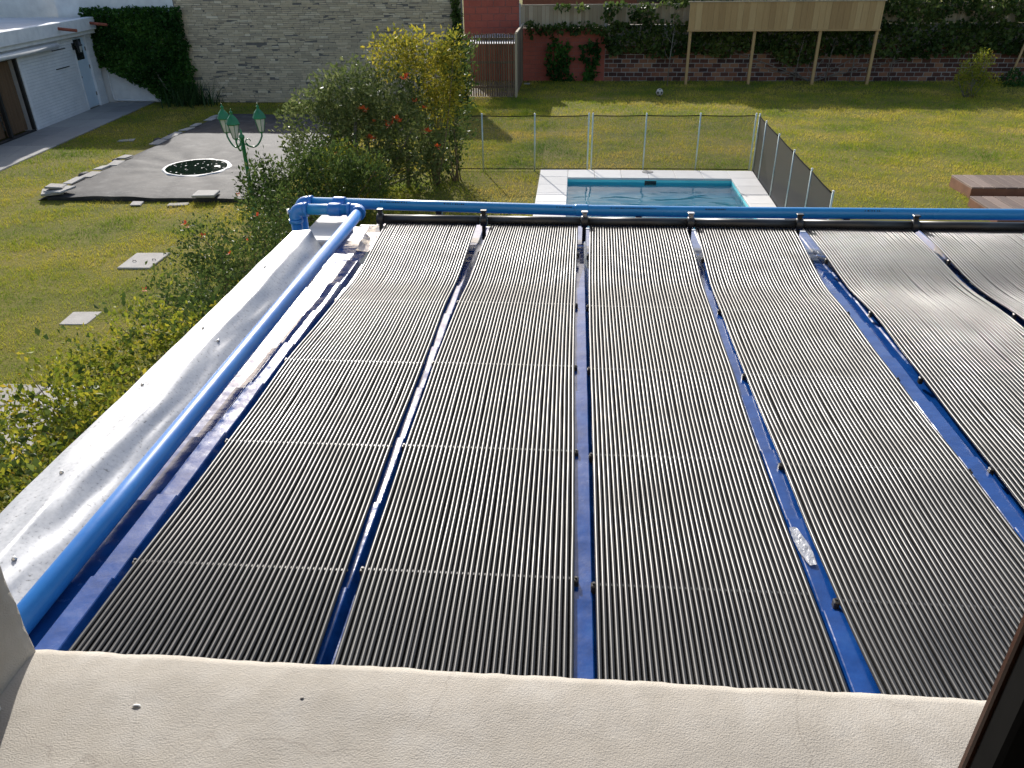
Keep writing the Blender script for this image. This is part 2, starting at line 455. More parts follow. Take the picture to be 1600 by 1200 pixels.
C['water'] = glassy('pool_water', (.82, .98, .99), .03, 0, bump=(7.0, 1.0, .0015, (1, 2.2, 1)))
C['puddle'] = mat('murky_water', [(.3, (.006, .014, .010)), (.7, (.012, .022, .016))], rough=.06, spec=.5, ns=3, wn=1.0, wt=0, bump=(2, .05, .02))
C['pane'] = mat('dark_window_glass', [(.3, (.015, .017, .018)), (.7, (.03, .033, .035))], rough=.08, spec=.5, ns=3, wn=1.0, wt=0)
C['sash_pane'] = mat('tinted_sash_glass', [(.3, (.08, .083, .088)), (.7, (.11, .114, .12))], rough=.25, spec=.4, ns=3, wn=1.0, wt=0)

def mesh_cloth(name, t_amount, col):
    m = bpy.data.materials.new(name); m.use_nodes = True
    t = m.node_tree; N, L = t.nodes, t.links
    b = N['Principled BSDF']; b.inputs['Base Color'].default_value = (*col, 1); b.inputs['Roughness'].default_value = .7
    tl = N.new('ShaderNodeBsdfTranslucent'); tl.inputs[0].default_value = (*col, 1)
    m1 = N.new('ShaderNodeMixShader'); m1.inputs[0].default_value = .4
    L.new(b.outputs[0], m1.inputs[1]); L.new(tl.outputs[0], m1.inputs[2])
    tr = N.new('ShaderNodeBsdfTransparent')
    mx = N.new('ShaderNodeMixShader'); mx.inputs[0].default_value = t_amount
    L.new(m1.outputs[0], mx.inputs[1]); L.new(tr.outputs[0], mx.inputs[2])
    L.new(mx.outputs[0], N['Material Output'].inputs['Surface'])
    return m
C['mesh_open'] = mesh_cloth('pool_fence_mesh', .70, (.03, .03, .033))
C['mesh_dense'] = mesh_cloth('dense_pool_fence_mesh', .08, (.04, .04, .043))

# ------------------------------------------------------------------ foliage
def leaf_cloud(P, D, size, rng, aspect=.5, up_bias=.35, fold=.25, jitter=.6):
    """P leaf base points, D outward directions -> rhombic folded leaves (two triangles each)"""
    n = len(P)
    d = D * .6 + rng.normal(size=(n, 3)) * .75 + np.array([0, 0, up_bias])
    d /= np.linalg.norm(d, axis=1)[:, None] + 1e-9
    r = rng.normal(size=(n, 3)); r[:, 2] *= .5
    w = np.cross(d, r); w /= np.linalg.norm(w, axis=1)[:, None] + 1e-9
    nn = np.cross(d, w)
    L = size * (1 + jitter * rng.uniform(-1, 1, n))[:, None]
    Wd = L * aspect * .5
    V = np.empty((n, 4, 3))
    V[:, 0] = P
    mid = P + d * L * .5
    V[:, 1] = mid + w * Wd + nn * Wd * fold
    V[:, 2] = P + d * L - nn * L * .12
    V[:, 3] = mid - w * Wd + nn * Wd * fold
    b = (np.arange(n) * 4)[:, None]
    F = np.concatenate([b + np.array([[0, 1, 2]]), b + np.array([[0, 2, 3]])], axis=0)
    return V.reshape(-1, 3), F

def crown(name, blobs, n, size, m, parent, seed, per=14, spread=2.0, aspect=.5, up_bias=.35, zmin=.02, shell=.55):
    rng = np.random.default_rng(seed)
    B = np.array(blobs, float)
    wgt = (B[:, 3] * B[:, 4] * B[:, 5]) ** (2 / 3)
    k = max(1, n // per)
    bi = rng.choice(len(B), k, p=wgt / wgt.sum())
    dr = rng.normal(size=(k, 3)); dr /= np.linalg.norm(dr, axis=1)[:, None]
    rad = shell + (1.08 - shell) * rng.uniform(0, 1, k) ** .7
    rad += .14 * np.sin(dr[:, 0] * 5 + bi) * np.cos(dr[:, 2] * 6 + bi * 2)
    cc = B[bi, :3] + dr * B[bi, 3:] * rad[:, None]
    ct = rng.uniform(0, 1, k)
    li = rng.integers(0, k, n)
    P = cc[li] + rng.normal(size=(n, 3)) * size * spread * .5
    P[:, 2] = np.maximum(P[:, 2], zmin)
    V, F = leaf_cloud(P, dr[li], size, rng, aspect, up_bias)
    t = np.clip(.45 * ct[li] + .55 * rng.uniform(0, 1, n), 0, 1)
    return obj(name, np_mesh(name, V, F, np.repeat(t, 4), m), parent), cc

def wall_leaves(name, pts, size, m, parent, seed, out=(0, -1, 0), per=1):
    rng = np.random.default_rng(seed)
    P = np.array(pts)
    D = np.tile(np.array(out, float), (len(P), 1))
    V, F = leaf_cloud(P, D, size, rng, .85, -.1)
    t = np.clip(.5 + .35 * np.sin(P[:, 0] * 2.1 + np.sin(P[:, 2] * 3)) * np.cos(P[:, 2] * 2.7) + rng.uniform(-.4, .4, len(P)), 0, 1)
    return obj(name, np_mesh(name, V, F, np.repeat(t, 4), m), parent)

def branches(name, base, tips, parent, seed, r0=.02, r1=.004, m=None, bend=.15):
    rng = random.Random(seed)
    mb = MB()
    for tpt in tips:
        b = Vector(base) + Vector((rng.uniform(-.12, .12), rng.uniform(-.12, .12), 0))
        e = Vector(tpt)
        pts = []
        off = Vector((rng.uniform(-bend, bend), rng.uniform(-bend, bend), rng.uniform(0, bend)))
        for i in range(6):
            s = i / 5
            pts.append(b.lerp(e, s) + off * math.sin(s * math.pi))
        rr = rng.uniform(.7, 1.2)
        mb.tube(pts, [(r0 + (r1 - r0) * i / 5) * rr for i in range(6)], 5)
    return mb.build(name, m or C['twig'], parent)

def flower_mesh(seed):
    rng = random.Random(seed); mb = MB()
    for k in range(9):
        a = rng.uniform(0, 6.28); e = rng.uniform(-.1, 1.1)
        d = Vector((math.cos(a) * math.cos(e), math.sin(a) * math.cos(e), math.sin(e)))
        w = d.cross(Vector((0, 0, 1))).normalized() * .018
        p = d * .012
        mb.add([p, p + d * .035 + w, p + d * .07, p + d * .035 - w], [(0, 1, 2), (0, 2, 3)], rng.random())
    return mb.mesh('flower', C['orange'])
FLOWERS = [flower_mesh(s) for s in (1, 2, 3)]
def flowers(parent, pts, scale=1.0):
    for i, p in enumerate(pts):
        s = scale * (.8 + .5 * ((i * 37) % 10) / 10)
        obj('flower', FLOWERS[i % 3], parent, p, (0, 0, i * 1.3), (s, s, s))

def W_(o):
    """child built in world coordinates: cancel the parent's offset"""
    o.location = -o.parent.location
    return o

# ================================================================== SETTING: ground, path
POOL = (-.10, 3.52, 11.6, 17.55)       # inner edge x0 x1 y0 y1
mb = MB()
gx = [-90, POOL[0] - .3, POOL[1] + .3, 90]
gy = [-40, POOL[2] - .3, POOL[3] + .3, 120]
for i in range(3):
    for j in range(3):
        if i == 1 and j == 1: continue
        mb.add([(gx[i], gy[j], 0), (gx[i + 1], gy[j], 0), (gx[i + 1], gy[j + 1], 0), (gx[i], gy[j + 1], 0)], [(0, 1, 2, 3)])
tag(mb.build('lawn', C['soil']), kind='structure')

BROOT = (-15.72, 22.4)
BANG = R(5.5)
def b2w(x, y):
    return (BROOT[0] + x * math.cos(BANG) - y * math.sin(BANG), BROOT[1] + x * math.sin(BANG) + y * math.cos(BANG))

path = MB().box(-.3, 1.62, -14, 4.95, -.1, .012).build('path', C['mortar_dark'], None, (BROOT[0], BROOT[1], 0), (0, 0, BANG))
tag(path, kind='structure')
rng = random.Random(3)
yy = -9.0
while yy < 4.8:
    L = rng.uniform(1.0, 1.35)
    y1 = min(yy + L, 4.9)
    sp = rng.uniform(.7, .95)
    for (x0, x1) in ((.03, sp), (sp + .015, 1.6)):
        MB().box(x0, x1, yy + .008, y1 - .008, -.02, .03 + rng.uniform(-.003, .003), ch=.006, tint=rng.random()).build('slab', C['path'], path)
    yy = y1

# ------------------------------------------------------------------ grass blades
def in_path(x, y):
    dx, dy = x - BROOT[0], y - BROOT[1]
    lx = dx * math.cos(BANG) + dy * math.sin(BANG)
    return lx < 1.66
def grass():
    rng = np.random.default_rng(5)
    def patch(x0, x1, y0, y1, dens, hgt, wid):
        n = int((x1 - x0) * (y1 - y0) * dens)
        return np.stack([rng.uniform(x0, x1, n), rng.uniform(y0, y1, n), np.full(n, hgt), np.full(n, wid)], 1)
    A = np.concatenate([patch(-14.6, -3.2, 6.2, 12, 2300, .036, .008), patch(-15, -3.2, 12, 17, 1500, .04, .010), patch(-16, -3, 17, 27.3, 750, .045, .014),
                        patch(-6.6, -.75, 14.2, 28, 900, .045, .014), patch(-.75, 11.5, 14.8, 18.4, 1200, .042, .012), patch(-3.9, 17, 18.4, 25, 850, .045, .015), patch(-4, 19, 25, 32.4, 600, .05, .018)])
    x, y = A[:, 0], A[:, 1]
    cs, sn = math.cos(BANG), math.sin(BANG)
    keep = ((x - BROOT[0]) * cs + (y - BROOT[1]) * sn) > 1.63
    keep &= ~((x > -11.45) & (x < -6.3) & (y > 15.3) & (y < 25.15))
    keep &= ~((x > -.78) & (x < 4.2) & (y > 10) & (y < 18.27))
    keep &= ~((x > -7.42) & (x < -6.84) & (y > 11.5) & (y < 12.24))
    keep &= ~((x > -7.11) & (x < -6.7) & (y > 9.36) & (y < 9.8))
    # view wedge
    keep &= (x > -1.02 * y - 1.2) & (x < .62 * y + 1.0)
    clump = np.sin(x * 1.7 + np.sin(y * 1.1) * 2) * np.sin(y * 1.9 + np.cos(x * .8) * 2)
    keep &= rng.uniform(0, 1, len(x)) < (.72 + .28 * clump)
    A = A[keep]; n = len(A)
    a = rng.uniform(0, 2 * np.pi, n); lean = rng.uniform(.1, 1.1, n)
    cl2 = np.sin(A[:, 0] * 9 + 2 * np.sin(A[:, 1] * 5)) * np.sin(A[:, 1] * 8 + 2 * np.cos(A[:, 0] * 6)) + .8 * np.sin(A[:, 0] * 2.3 + A[:, 1] * 1.1) * np.sin(A[:, 1] * 3.1 - A[:, 0])
    h = A[:, 2] * rng.uniform(.5, 1.35, n) * np.clip(1 + .5 * cl2, .4, 1.9); w = A[:, 3] * rng.uniform(.6, 1.2, n)
    V = np.empty((n, 3, 3))
    bx = np.cos(a) * w * .5; by = np.sin(a) * w * .5
    V[:, 0] = np.stack([A[:, 0] - bx, A[:, 1] - by, np.zeros(n)], 1)
    V[:, 1] = np.stack([A[:, 0] + bx, A[:, 1] + by, np.zeros(n)], 1)
    b = rng.uniform(0, 2 * np.pi, n)
    V[:, 2] = np.stack([A[:, 0] + np.cos(b) * h * lean, A[:, 1] + np.sin(b) * h * lean, h], 1)
    F = np.arange(n * 3).reshape(n, 3)
    t = np.repeat(rng.uniform(0, 1, n), 3)
    o = obj('grass', np_mesh('grass', V.reshape(-1, 3), F, t, C['grass']))
    tag(o, 'mown yellow-green lawn grass around the pool and the covered basin', 'grass', kind='stuff')
grass()

# ================================================================== THE HOUSE THE PHOTO IS TAKEN FROM
house = empty('house', (0, .28, 0), 0, 'beige stuccoed house wall and window ledge in the foreground', 'house')
SZ, SY, JX = 3.9, .514, -.517        # ledge height, outer face, left jamb
def sill_edge(x):
    return .0012 * nz(x * 9, 3.1) + .0014 * nz(x * 31, 8.2) + .0013 * nz(x * 80, 1.7)
def sill_fn(s, t):
    x = JX - .02 + s * 1.62
    # t: 0 inside .. 0.8 outer edge, then down the face
    if t < .82:
        y = .06 + (SY - .06) * t / .82
        e = max(0, (t - .72) / .10)
        z = SZ - .006 * e * e + .0010 * nz(x * 14, y * 14) + .0006 * nz(x * 60, y * 60, 2)
        return (x, y + sill_edge(x) * min(1, e), z)
    k = (t - .82) / .18
    return (x, SY + sill_edge(x) + .006 * math.sin(min(1, k * 3) * math.pi / 2), SZ - .008 - k * .5)
W_(MB().grid(240, 70, sill_fn).build('window_ledge', C['stucco'], house))
def jamb_fn(s, t):
    z = SZ - .3 + s * 1.8
    w = .004 * nz(z * 9, 5.5) + .003 * nz(z * 30, 2.2)
    if t < .75:
        y = .06 + (SY - .06) * t / .75
        return (JX + .0016 * nz(y * 30, z * 30) + w * t - .004 * max(0, (t - .65) / .1), y, z)
    k = (t - .75) / .25
    return (JX - .006 - k * .6, SY + .004 * min(1, k * 8) + w, z)
W_(MB().grid(120, 50, jamb_fn, flip=True).build('window_jamb', C['stucco'], house))
m2 = MB()
m2.box(-6.5, JX - .02, .1, SY - .012, 0, 7.2)                 # wall left of the window
m2.box(1.08, 6.5, .1, SY - .012, 0, 7.2)                     # right of it
m2.box(JX - .02, 1.08, .1, SY - .02, 0, SZ - .012)           # below
m2.box(JX - .02, 1.08, .1, SY - .012, 5.25, 7.2)             # lintel
W_(m2.build('facade', C['stucco'], house))
m2 = MB()
m2.box(-2.6, 3.2, -4.0, -3.9, 2.9, 5.6); m2.box(-2.7, -2.6, -3.9, .1, 2.9, 5.6); m2.box(3.2, 3.3, -3.9, .1, 2.9, 5.6)
m2.box(-2.7, 3.3, -4.0, .1, 5.6, 5.7); m2.box(-2.7, 3.3, -4.0, .1, 2.8, 2.9)
W_(m2.build('room', C['inner_wall'], house))
# small flakes and pebbles stuck on the ledge
def blob(mb, c, r, tint=.5, seed=0):
    rg = random.Random(seed); vs = []
    n = 7
    for lvl, (rr, zz) in enumerate(((1, 0), (.75, .45), (.2, .6))):
        for k in range(n):
            a = k * 2 * math.pi / n
            q = rr * rg.uniform(.75, 1.2)
            vs.append((c[0] + math.cos(a) * r[0] * q, c[1] + math.sin(a) * r[1] * q, c[2] + zz * r[2]))
    fs = [(i * n + k, i * n + (k + 1) % n, (i + 1) * n + (k + 1) % n, (i + 1) * n + k) for i in (0, 1) for k in range(n)]
    fs.append(tuple(2 * n + k for k in range(n)))
    mb.add(vs, fs, tint, True)
mb = MB(); blob(mb, (-.384, .448, SZ + .001), (.004, .0018, .002), seed=2); W_(mb.build('paint_flake', C['glare_flake'], house))
mb = MB(); blob(mb, (-.235, .466, SZ), (.0022, .0018, .003), seed=5); W_(mb.build('grit', C['mortar'], house))

# window frames either side of the opening
wf = empty('window_frame', (-.52, .40, SZ), 0, 'white and black metal window frame at the lower left of the ledge', 'window frame')
W_(MB().box(-.56, -.5035, .424, .436, SZ + .002, 5.2, ch=.0015).build('outer_stop', C['white_plastic'], wf))
W_(MB().box(-.56, -.507, .36, .4225, SZ + .002, 5.2, ch=.002).build('black_channel', C['black'], wf))
ws = empty('window_sash', (.33, .40, SZ), 0, 'dark bronze and black sliding window sash at the right edge', 'window sash')
W_(MB().box(.3095, .316, .3975, .404, SZ + .004, 5.2, ch=.0015).build('bronze_edge', C['brown_alu'], ws))
W_(MB().box(.3115, .352, .372, .3972, SZ + .004, 5.2, ch=.003).build('stile', C['webbing'], ws))
W_(MB().box(.3522, .98, .386, .394, SZ + .03, 5.2).build('pane', C['sash_pane'], ws))
W_(MB().box(.3522, .98, .374, .408, SZ + .004, SZ + .029, ch=.002).build('bottom_rail', C['black'], ws))

# ================================================================== ANNEX WITH THE BLUE ROOF
def rz(y):
    return 2.9 - .0273 * (y - 1.4)
annex = empty('annex', (1.2, 2.8, 0), 0, 'low annex with stepped blue metal roof below the window', 'building')
RX0, RX1 = -1.535, 4.6
RIB0, RIBP = -1.325, .23
def roof_profile():
    xs = [RX0]
    k = 0
    pts = [(RX0, 0.0)]
    c = RIB0
    while c < RX1:
        for dx, z in ((-.052, 0), (-.034, .026), (-.031, .028), (.031, .028), (.034, .026), (.052, 0)):
            if RX0 < c + dx < RX1: pts.append((c + dx, z))
        c += RIBP
        # slight stiffening bead in the pan
        m_ = c - RIBP / 2
        for dx, z in ((-.016, 0), (-.009, .004), (.009, .004), (.016, 0)):
            if RX0 < m_ + dx < RX1: pts.append((m_ + dx, z))
    pts.append((RX1, 0.0))
    pts = sorted(pts)
    return pts
PROF = roof_profile()
ROWL = .405
row = 0
y0 = 1.58 - ROWL * 3
while y0 < 5.2:
    y1 = y0 + ROWL + .012
    if y1 > 5.26: y1 = 5.26
    vs, fs = [], []
    ny = 8
    rg = random.Random(row)
    for j in range(ny + 1):
        y = y0 + (y1 - y0) * j / ny
        for (x, z) in PROF:
            q_ = (y - y0) / ROWL; lift = .011 * (.5 * q_ + .5 * q_ * q_)
            vs.append((x, y, rz(y) + z + lift * (.7 + .6 * abs(nz(row * 3.7, math.floor(x / .69)))) + .0022 * nz(x * 4, y * 6, row * 2.3)))
    n = len(PROF)
    for (x, z) in PROF:                                       # turned-down lip at the far end
        vs.append((x, y1 + .001, rz(y1) + z - .004))
    for j in range(ny + 1):
        for i in range(n - 1):
            a = j * n + i
            fs.append((a, a + 1, a + n + 1, a + n))
    W_(MB().add(vs, fs, .5, False).build('roof_sheet', C['blue_metal'], annex))
    y0 += ROWL
    row += 1
# walls under the roof
m2 = MB()
m2.box(-1.765, -1.52, .52, 5.27, 0, 2.76)
m2.box(-1.52, 4.6, 5.12, 5.27, 0, 2.72)
m2.box(4.5, 4.68, .52, 5.12, 0, 2.72)
W_(m2.build('wall', C['white_wall'], annex))
W_(MB().box(-1.762, -1.545, 4.70, 5.26, 2.76, 2.885, ch=.008).build('parapet_end', C['coping'], annex))
W_(MB().box(-1.50, 4.6, 5.272, 5.30, 2.62, 2.80, ch=.004).build('fascia', C['white_plastic'], annex))

# galvanised capping over the left parapet
cap = empty('capping', (-1.6, 2.8, 2.8), 0, 'dented galvanised sheet capping along the left edge of the roof', 'metal capping')
def ridge(y):
    return -1.628 + .016 * nz(y * 1.6, 4.4) + .006 * nz(y * 5, 1.0) - .006 * (y - 1) / 4
def cap_fn(s, t):
    y = .53 + t * 4.2
    if y > 4.62: y = 4.62 + (y - 4.62) * .6
    end = max(0.0, (y - 4.35) / .32)
    rx = ridge(y) - .0 * end
    zt = 2.967 - .010 * (y - 1.4) / 2 + .005 * nz(y * 2.1, 7.7) + .003 * nz(y * 6, s * 5)
    if s < .5:
        k = s / .5
        x = -1.772 + (rx + 1.772) * k
        z = zt + .010 * math.sin(k * math.pi / 2) + .005 * nz(x * 9, y * 3.2) * math.sin(k * math.pi)
    else:
        k = (s - .5) / .5
        ix = -1.500 - .03 * end
        x = rx + (ix - rx) * (k ** .92)
        z = zt + .010 - (zt + .010 - (rz(y) + .012)) * k + .0045 * nz(y * 2.6, k * 3) * math.sin(k * math.pi) * 2 + .002 * nz(y * 7, k * 5, 3) * math.sin(k * math.pi)
        x += .010 * nz(y * 1.9, 9.1) * math.sin(k * math.pi)
    if end > 0 and s > .42:
        z -= .05 * end * end * (s - .42)
        x -= .03 * end * end * math.sin((s - .42) / .58 * math.pi)
    return (x, y, z)
cp = MB().grid(36, 150, cap_fn)
# outer drip edge and folded end
def drip(s, t):
    p = cap_fn(0, t); return (p[0] - .004 * s, p[1], p[2] - .09 * s)
cp.grid(2, 150, drip, flip=True)
def endf(s, t):
    p = cap_fn(s, 1); zb = 2.79
    return (p[0], p[1] + .012 * math.sin(t * math.pi), p[2] + (zb - p[2]) * t)
cp.grid(36, 3, endf)
W_(cp.build('sheet', C['galv'], cap))
def cap_at(y, s):
    return Vector(cap_fn(s, (y - .53) / 4.2))
for (y, s) in ((1.18, .18), (1.62, .62), (1.5, .66), (2.02, .3), (2.65, .14), (3.2, .2), (3.1, .6), (4.0, .25), (1.0, .7)):
    p = cap_at(y, s)
    W_(MB().lathe([(.0075, -.002), (.0075, .003), (.005, .0045), (.0048, .008), (.002, .0085)], 8, tuple(p)).build('screw', C['screw'], cap))

# foil membrane at the far corner of the roof
def foil_fn(s, t):
    x = -1.36 + s * .135; y = 4.62 + t * .40
    return (x, y, rz(y) + .036 + .012 * nz(x * 16, y * 12) + .05 * t)
fo = MB().grid(14, 20, foil_fn).build('foil_patch', C['foil'])
tag(fo, 'crumpled silver foil membrane at the far left corner of the roof', 'foil')

# ================================================================== SOLAR COLLECTOR MATS
HY, HZ = 4.93, 2.945
HUP = .014
NT = 38
SPY = [.95, 1.64, 2.31, 3.0, 3.73, 4.43]
def tube_z(y):
    z = rz(y) + .028 + .022
    k = min(1, max(0, (y - 3.95) / (HY - 3.95)))
    return z + (HZ - (rz(HY) + .050)) * (k * k * (3 - 2 * k))
EDGE = [  # (y, x) knots of the left and right border of each mat
    ([(1.3, -1.25), (2.3, -1.245), (3.0, -1.255), (3.65, -1.235), (4.3, -1.215), (4.9, -1.21)], [(1.3, -.608), (2.3, -.63), (3.0, -.633), (3.7, -.64), (4.35, -.62), (4.9, -.61)]),
    ([(1.3, -.562), (2.3, -.582), (3.0, -.588), (3.7, -.58), (4.35, -.55), (4.9, -.52)], [(1.3, .038), (2.3, .038), (3.0, .034), (3.7, .036), (4.35, .042), (4.9, .05)]),
    ([(1.3, .094), (2.3, .099), (3.0, .10), (3.7, .103), (4.35, .11), (4.9, .12)], [(1.3, .692), (2.3, .695), (3.0, .715), (3.7, .73), (4.35, .74), (4.9, .738)]),
    ([(1.3, .768), (1.6, .755), (2.3, .758), (3.0, .76), (3.7, .772), (4.35, .782), (4.9, .79)], [(1.3, 1.372), (2.3, 1.385), (3.0, 1.39), (3.7, 1.405), (4.35, 1.40), (4.9, 1.412)]),
    ([(1.3, 1.44), (2.2, 1.47), (3.0, 1.50), (3.68, 1.53), (4.3, 1.505), (4.9, 1.47)], [(1.3, 2.11), (2.2, 2.14), (3.0, 2.165), (3.68, 2.188), (4.3, 2.15), (4.9, 2.125)]),
    ([(1.3, 2.16), (2.2, 2.19), (3.0, 2.21), (3.68, 2.235), (4.3, 2.195), (4.9, 2.182)], [(1.3, 2.80), (2.2, 2.83), (3.0, 2.85), (3.68, 2.87), (4.3, 2.84), (4.9, 2.82)])]
def knot(K, y):
    y = min(max(y, K[0][0]), K[-1][0])
    for i in range(len(K) - 1):
        if y <= K[i + 1][0]:
            a, b = K[i], K[i + 1]
            pm = K[i - 1] if i else a
            pn = K[i + 2] if i + 2 < len(K) else b
            h = b[0] - a[0]; t = (y - a[0]) / h
            m0 = (b[1] - pm[1]) / max(1e-6, b[0] - pm[0]) * h
            m1 = (pn[1] - a[1]) / max(1e-6, pn[0] - a[0]) * h
            return (2*t**3 - 3*t*t + 1) * a[1] + (t**3 - 2*t*t + t) * m0 + (-2*t**3 + 3*t*t) * b[1] + (t**3 - t*t) * m1
    return K[-1][1]
def mat_x(pi, y, u):
    L_, R_ = EDGE[pi]
    a, b = knot(L_, y) + .007, knot(R_, y) - .007
    return a + (b - a) * u
def tube_mesh(pi, k):
    seed = pi * 50 + k
    rg = random.Random(seed)
    u = k / (NT - 1)
    pts, n = [], 44
    for i in range(n + 1):
        y = .86 + (HY - .02 - .86) * i / n
        sag = math.sin((y - .95) / .69 * math.pi) ** 2
        x = mat_x(pi, y, u) + sag * (.0026 * nz(y * .9, seed * 3.3) + .0010 * nz(y * 4, seed)) 
        pts.append((x, y, tube_z(y) - sag * (.004 + .003 * nz(y * 1.3, seed * 1.9, pi)) + .0016 * nz(y * 2, seed * 7.7)))
    return MB().tube(pts, .0064, 10, tint=rg.random()).mesh('tube', C['tube'])
PAN = [(-1.265, -1.232, -.625, -.609, .012, 'leftmost'), (-.572, -.53, .036, .052, .02, ''), (.097, .122, .705, .735, 0, ''), (.787, .797, 1.392, 1.417, -.02, ''),
       (1.468, 1.478, 2.098, 2.132, .0, ''), (2.172, 2.19, 2.80, 2.83, .01, '')]
PLAB = ['black ribbed solar collector mat nearest the grey capping, leftmost on the roof',
        'black ribbed solar collector mat, second from the left on the blue roof',
        'black ribbed solar collector mat, third from the left, straight before the pool',
        'black ribbed solar collector mat, fourth from the left, widest gap on its right',
        'black ribbed solar collector mat, fifth from the left, cut by the right edge',
        'black ribbed solar collector mat at the far right corner of the roof']
for pi, (a0, a1, b0, b1, dy, _) in enumerate(PAN):
    pr = empty('solar_collector', ((a0 + b0) / 2, 2.9, rz(2.9)), 0, PLAB[pi], 'solar panel', 'solar collector mats on the roof')
    rg = random.Random(40 + pi)
    for k in range(NT):
        W_(obj('tube', tube_mesh(pi, k), pr))
    def web_fn(s_, t_, pi=pi):
        y = .87 + (HY - .03 - .87) * t_
        return (mat_x(pi, y, s_), y, tube_z(y) - .0062 - .003 * math.sin((y - .95) / .69 * math.pi) ** 2)
    W_(MB().grid(4, 44, web_fn).build('web', C['webbing'], pr))
    # header manifold at the far end
    W_(MB().tube([(a1 - .012, HY, HZ + HUP), (b1 + .012, HY, HZ + HUP)], .030, 18).build('header', C['black'], pr))
    W_(MB().tube([(a0 - .02, .85, tube_z(.86)), (b0 + .02, .85, tube_z(.86))], .022, 16).build('header', C['black'], pr))
    # spacer strips with a nib between neighbouring tubes
    for y in SPY:
        yy = y + dy
        xa, xb = mat_x(pi, yy, 0), mat_x(pi, yy, 1)
        sp = MB()
        z = tube_z(yy)
        sp.box(xa - .008, xb + .008, yy - .003, yy + .003, z - .0055, z - .001)
        for k in range(NT - 1):
            x = xa + (xb - xa) * (k + .5) / (NT - 1)
            sp.box(x - .0032, x + .0032, yy - .005, yy + .005, z - .002, z + .0008, ch=.001)
        W_(sp.build('spacer', C['tube'], pr))
        for x, s in ((xa, -1), (xb, 1))[:(1 if pi % 2 == 0 else 2)]:
            cl = MB()
            cl.box(x + s * .011 - .008, x + s * .011 + .008, yy - .012, yy + .009, z - .03, z + .001, ch=.003)
            cl.tube([(x + s * .011, yy, z), (x + s * .011, yy, z + .006)], .004, 6)
            W_(cl.build('clip', C['black'], pr))

# couplings between the headers
for i, x in enumerate([-1.255, -.57, .087, .766, 1.447, 2.16, 2.86]):
    names = ['black header end clamp beside the foil patch', 'black header clamp between the first and second collector mats', 'black header clamp between the second and third collector mats',
             'black header clamp between the third and fourth collector mats', 'black header clamp between the fourth and fifth collector mats',
             'black header clamp between the fifth and sixth collector mats', 'black header clamp at the far right end of the headers']
    cr_ = empty('header_clamp', (x, HY, HZ - .1), 0, names[i], 'clamp', 'header clamps along the far edge')
    hz_ = HZ + HUP
    W_(MB().tube([(x - .022, HY, hz_), (x - .018, HY, hz_), (x + .018, HY, hz_), (x + .022, HY, hz_)], [.033, .038, .038, .033], 16).build('collar', C['black'], cr_))
    W_(MB().box(x - .012, x + .012, HY - .014, HY + .014, hz_ - .13, hz_ - .033, ch=.003).build('bracket', C['black'], cr_))
    nb = MB(); nb.box(x - .014, x + .014, HY - .012, HY + .016, hz_ + .03, hz_ + .058, ch=.003)
    nb.box(x - .021, x + .021, HY - .016, HY + .02, hz_ + .058, hz_ + .068, ch=.003)
    W_(nb.build('latch', C['black'] if i not in (2, 3) else C['screw'], cr_))

# ================================================================== BLUE PIPES
def elbow(mb, p, d_in, d_out, r, rad=.05, n=7):
    """quarter bend from direction d_in to d_out around corner p"""
    p, a, b = Vector(p), Vector(d_in).normalized(), Vector(d_out).normalized()
    c = p - a * rad + b * rad
    pts = []
    for i in range(n + 1):
        t = math.pi / 2 * i / n
        pts.append(c - b * rad * math.cos(t) + a * rad * math.sin(t))
    pts = [pts[0] - a * .03] + pts + [pts[-1] + b * .03]
    mb.tube(pts, r, 18)
    mb.tube([pts[0] - a * .012, pts[0] + a * .002, pts[0] + a * .012], r + .005, 18)
    mb.tube([pts[-1] - b * .012, pts[-1] - b * .002, pts[-1] + b * .012], r + .005, 18)
PR = .0365
pz0, pz1 = 2.945, 2.985
p1 = empty('supply_pipe', (-1.43, 2.8, 2.9), 0, 'long blue plastic pipe along the left side of the roof with elbow fittings', 'pipe')
W_(MB().tube([(-1.437, .516, pz0), (-1.435, 2.0, pz0 + .004), (-1.425, 3.6, pz0 + .022), (-1.412, 4.93, pz1)], PR, 22).build('long_pipe', C['pvc'], p1))
mb = MB(); elbow(mb, (-1.412, 5.04, pz1), (0, 1, 0), (-1, 0, 0), PR + .006); W_(mb.build('elbow', C['pvc'], p1))
W_(MB().tube([(-1.49, 5.04, pz1), (-1.81, 5.04, pz1)], PR, 22).build('short_pipe', C['pvc_light'], p1))
W_(MB().tube([(-1.545, 5.04, pz1), (-1.555, 5.04, pz1), (-1.625, 5.04, pz1), (-1.635, 5.04, pz1)], [PR + .004, PR + .008, PR + .008, PR + .004], 20).build('coupling', C['pvc'], p1))
mb = MB(); elbow(mb, (-1.87, 5.04, pz1), (-1, 0, 0), (0, 0, -1), PR + .006); W_(mb.build('elbow', C['pvc'], p1))
W_(MB().tube([(-1.87, 5.04, pz1 - .07), (-1.87, 5.04, .3)], PR, 14).build('downpipe', C['pvc'], p1))
W_(MB().box(-1.918, -1.912, 5.02, 5.055, pz1 - .03, pz1 + .0).build('sticker', C['white_plastic'], p1))
p2 = empty('return_pipe', (.8, 5.12, 2.85), 0, 'light blue plastic pipe running across the far edge of the roof', 'pipe')
bz = 2.985
BP = [(-1.83, 5.187, bz + .005), (-.9, 5.15, bz), (0, 5.12, bz - .008), (1.2, 5.12, bz - .01), (2.4, 5.13, bz - .008), (4.4, 5.16, bz - .004)]
W_(MB().tube(BP, PR, 22).build('long_pipe', C['pvc_light'], p2))
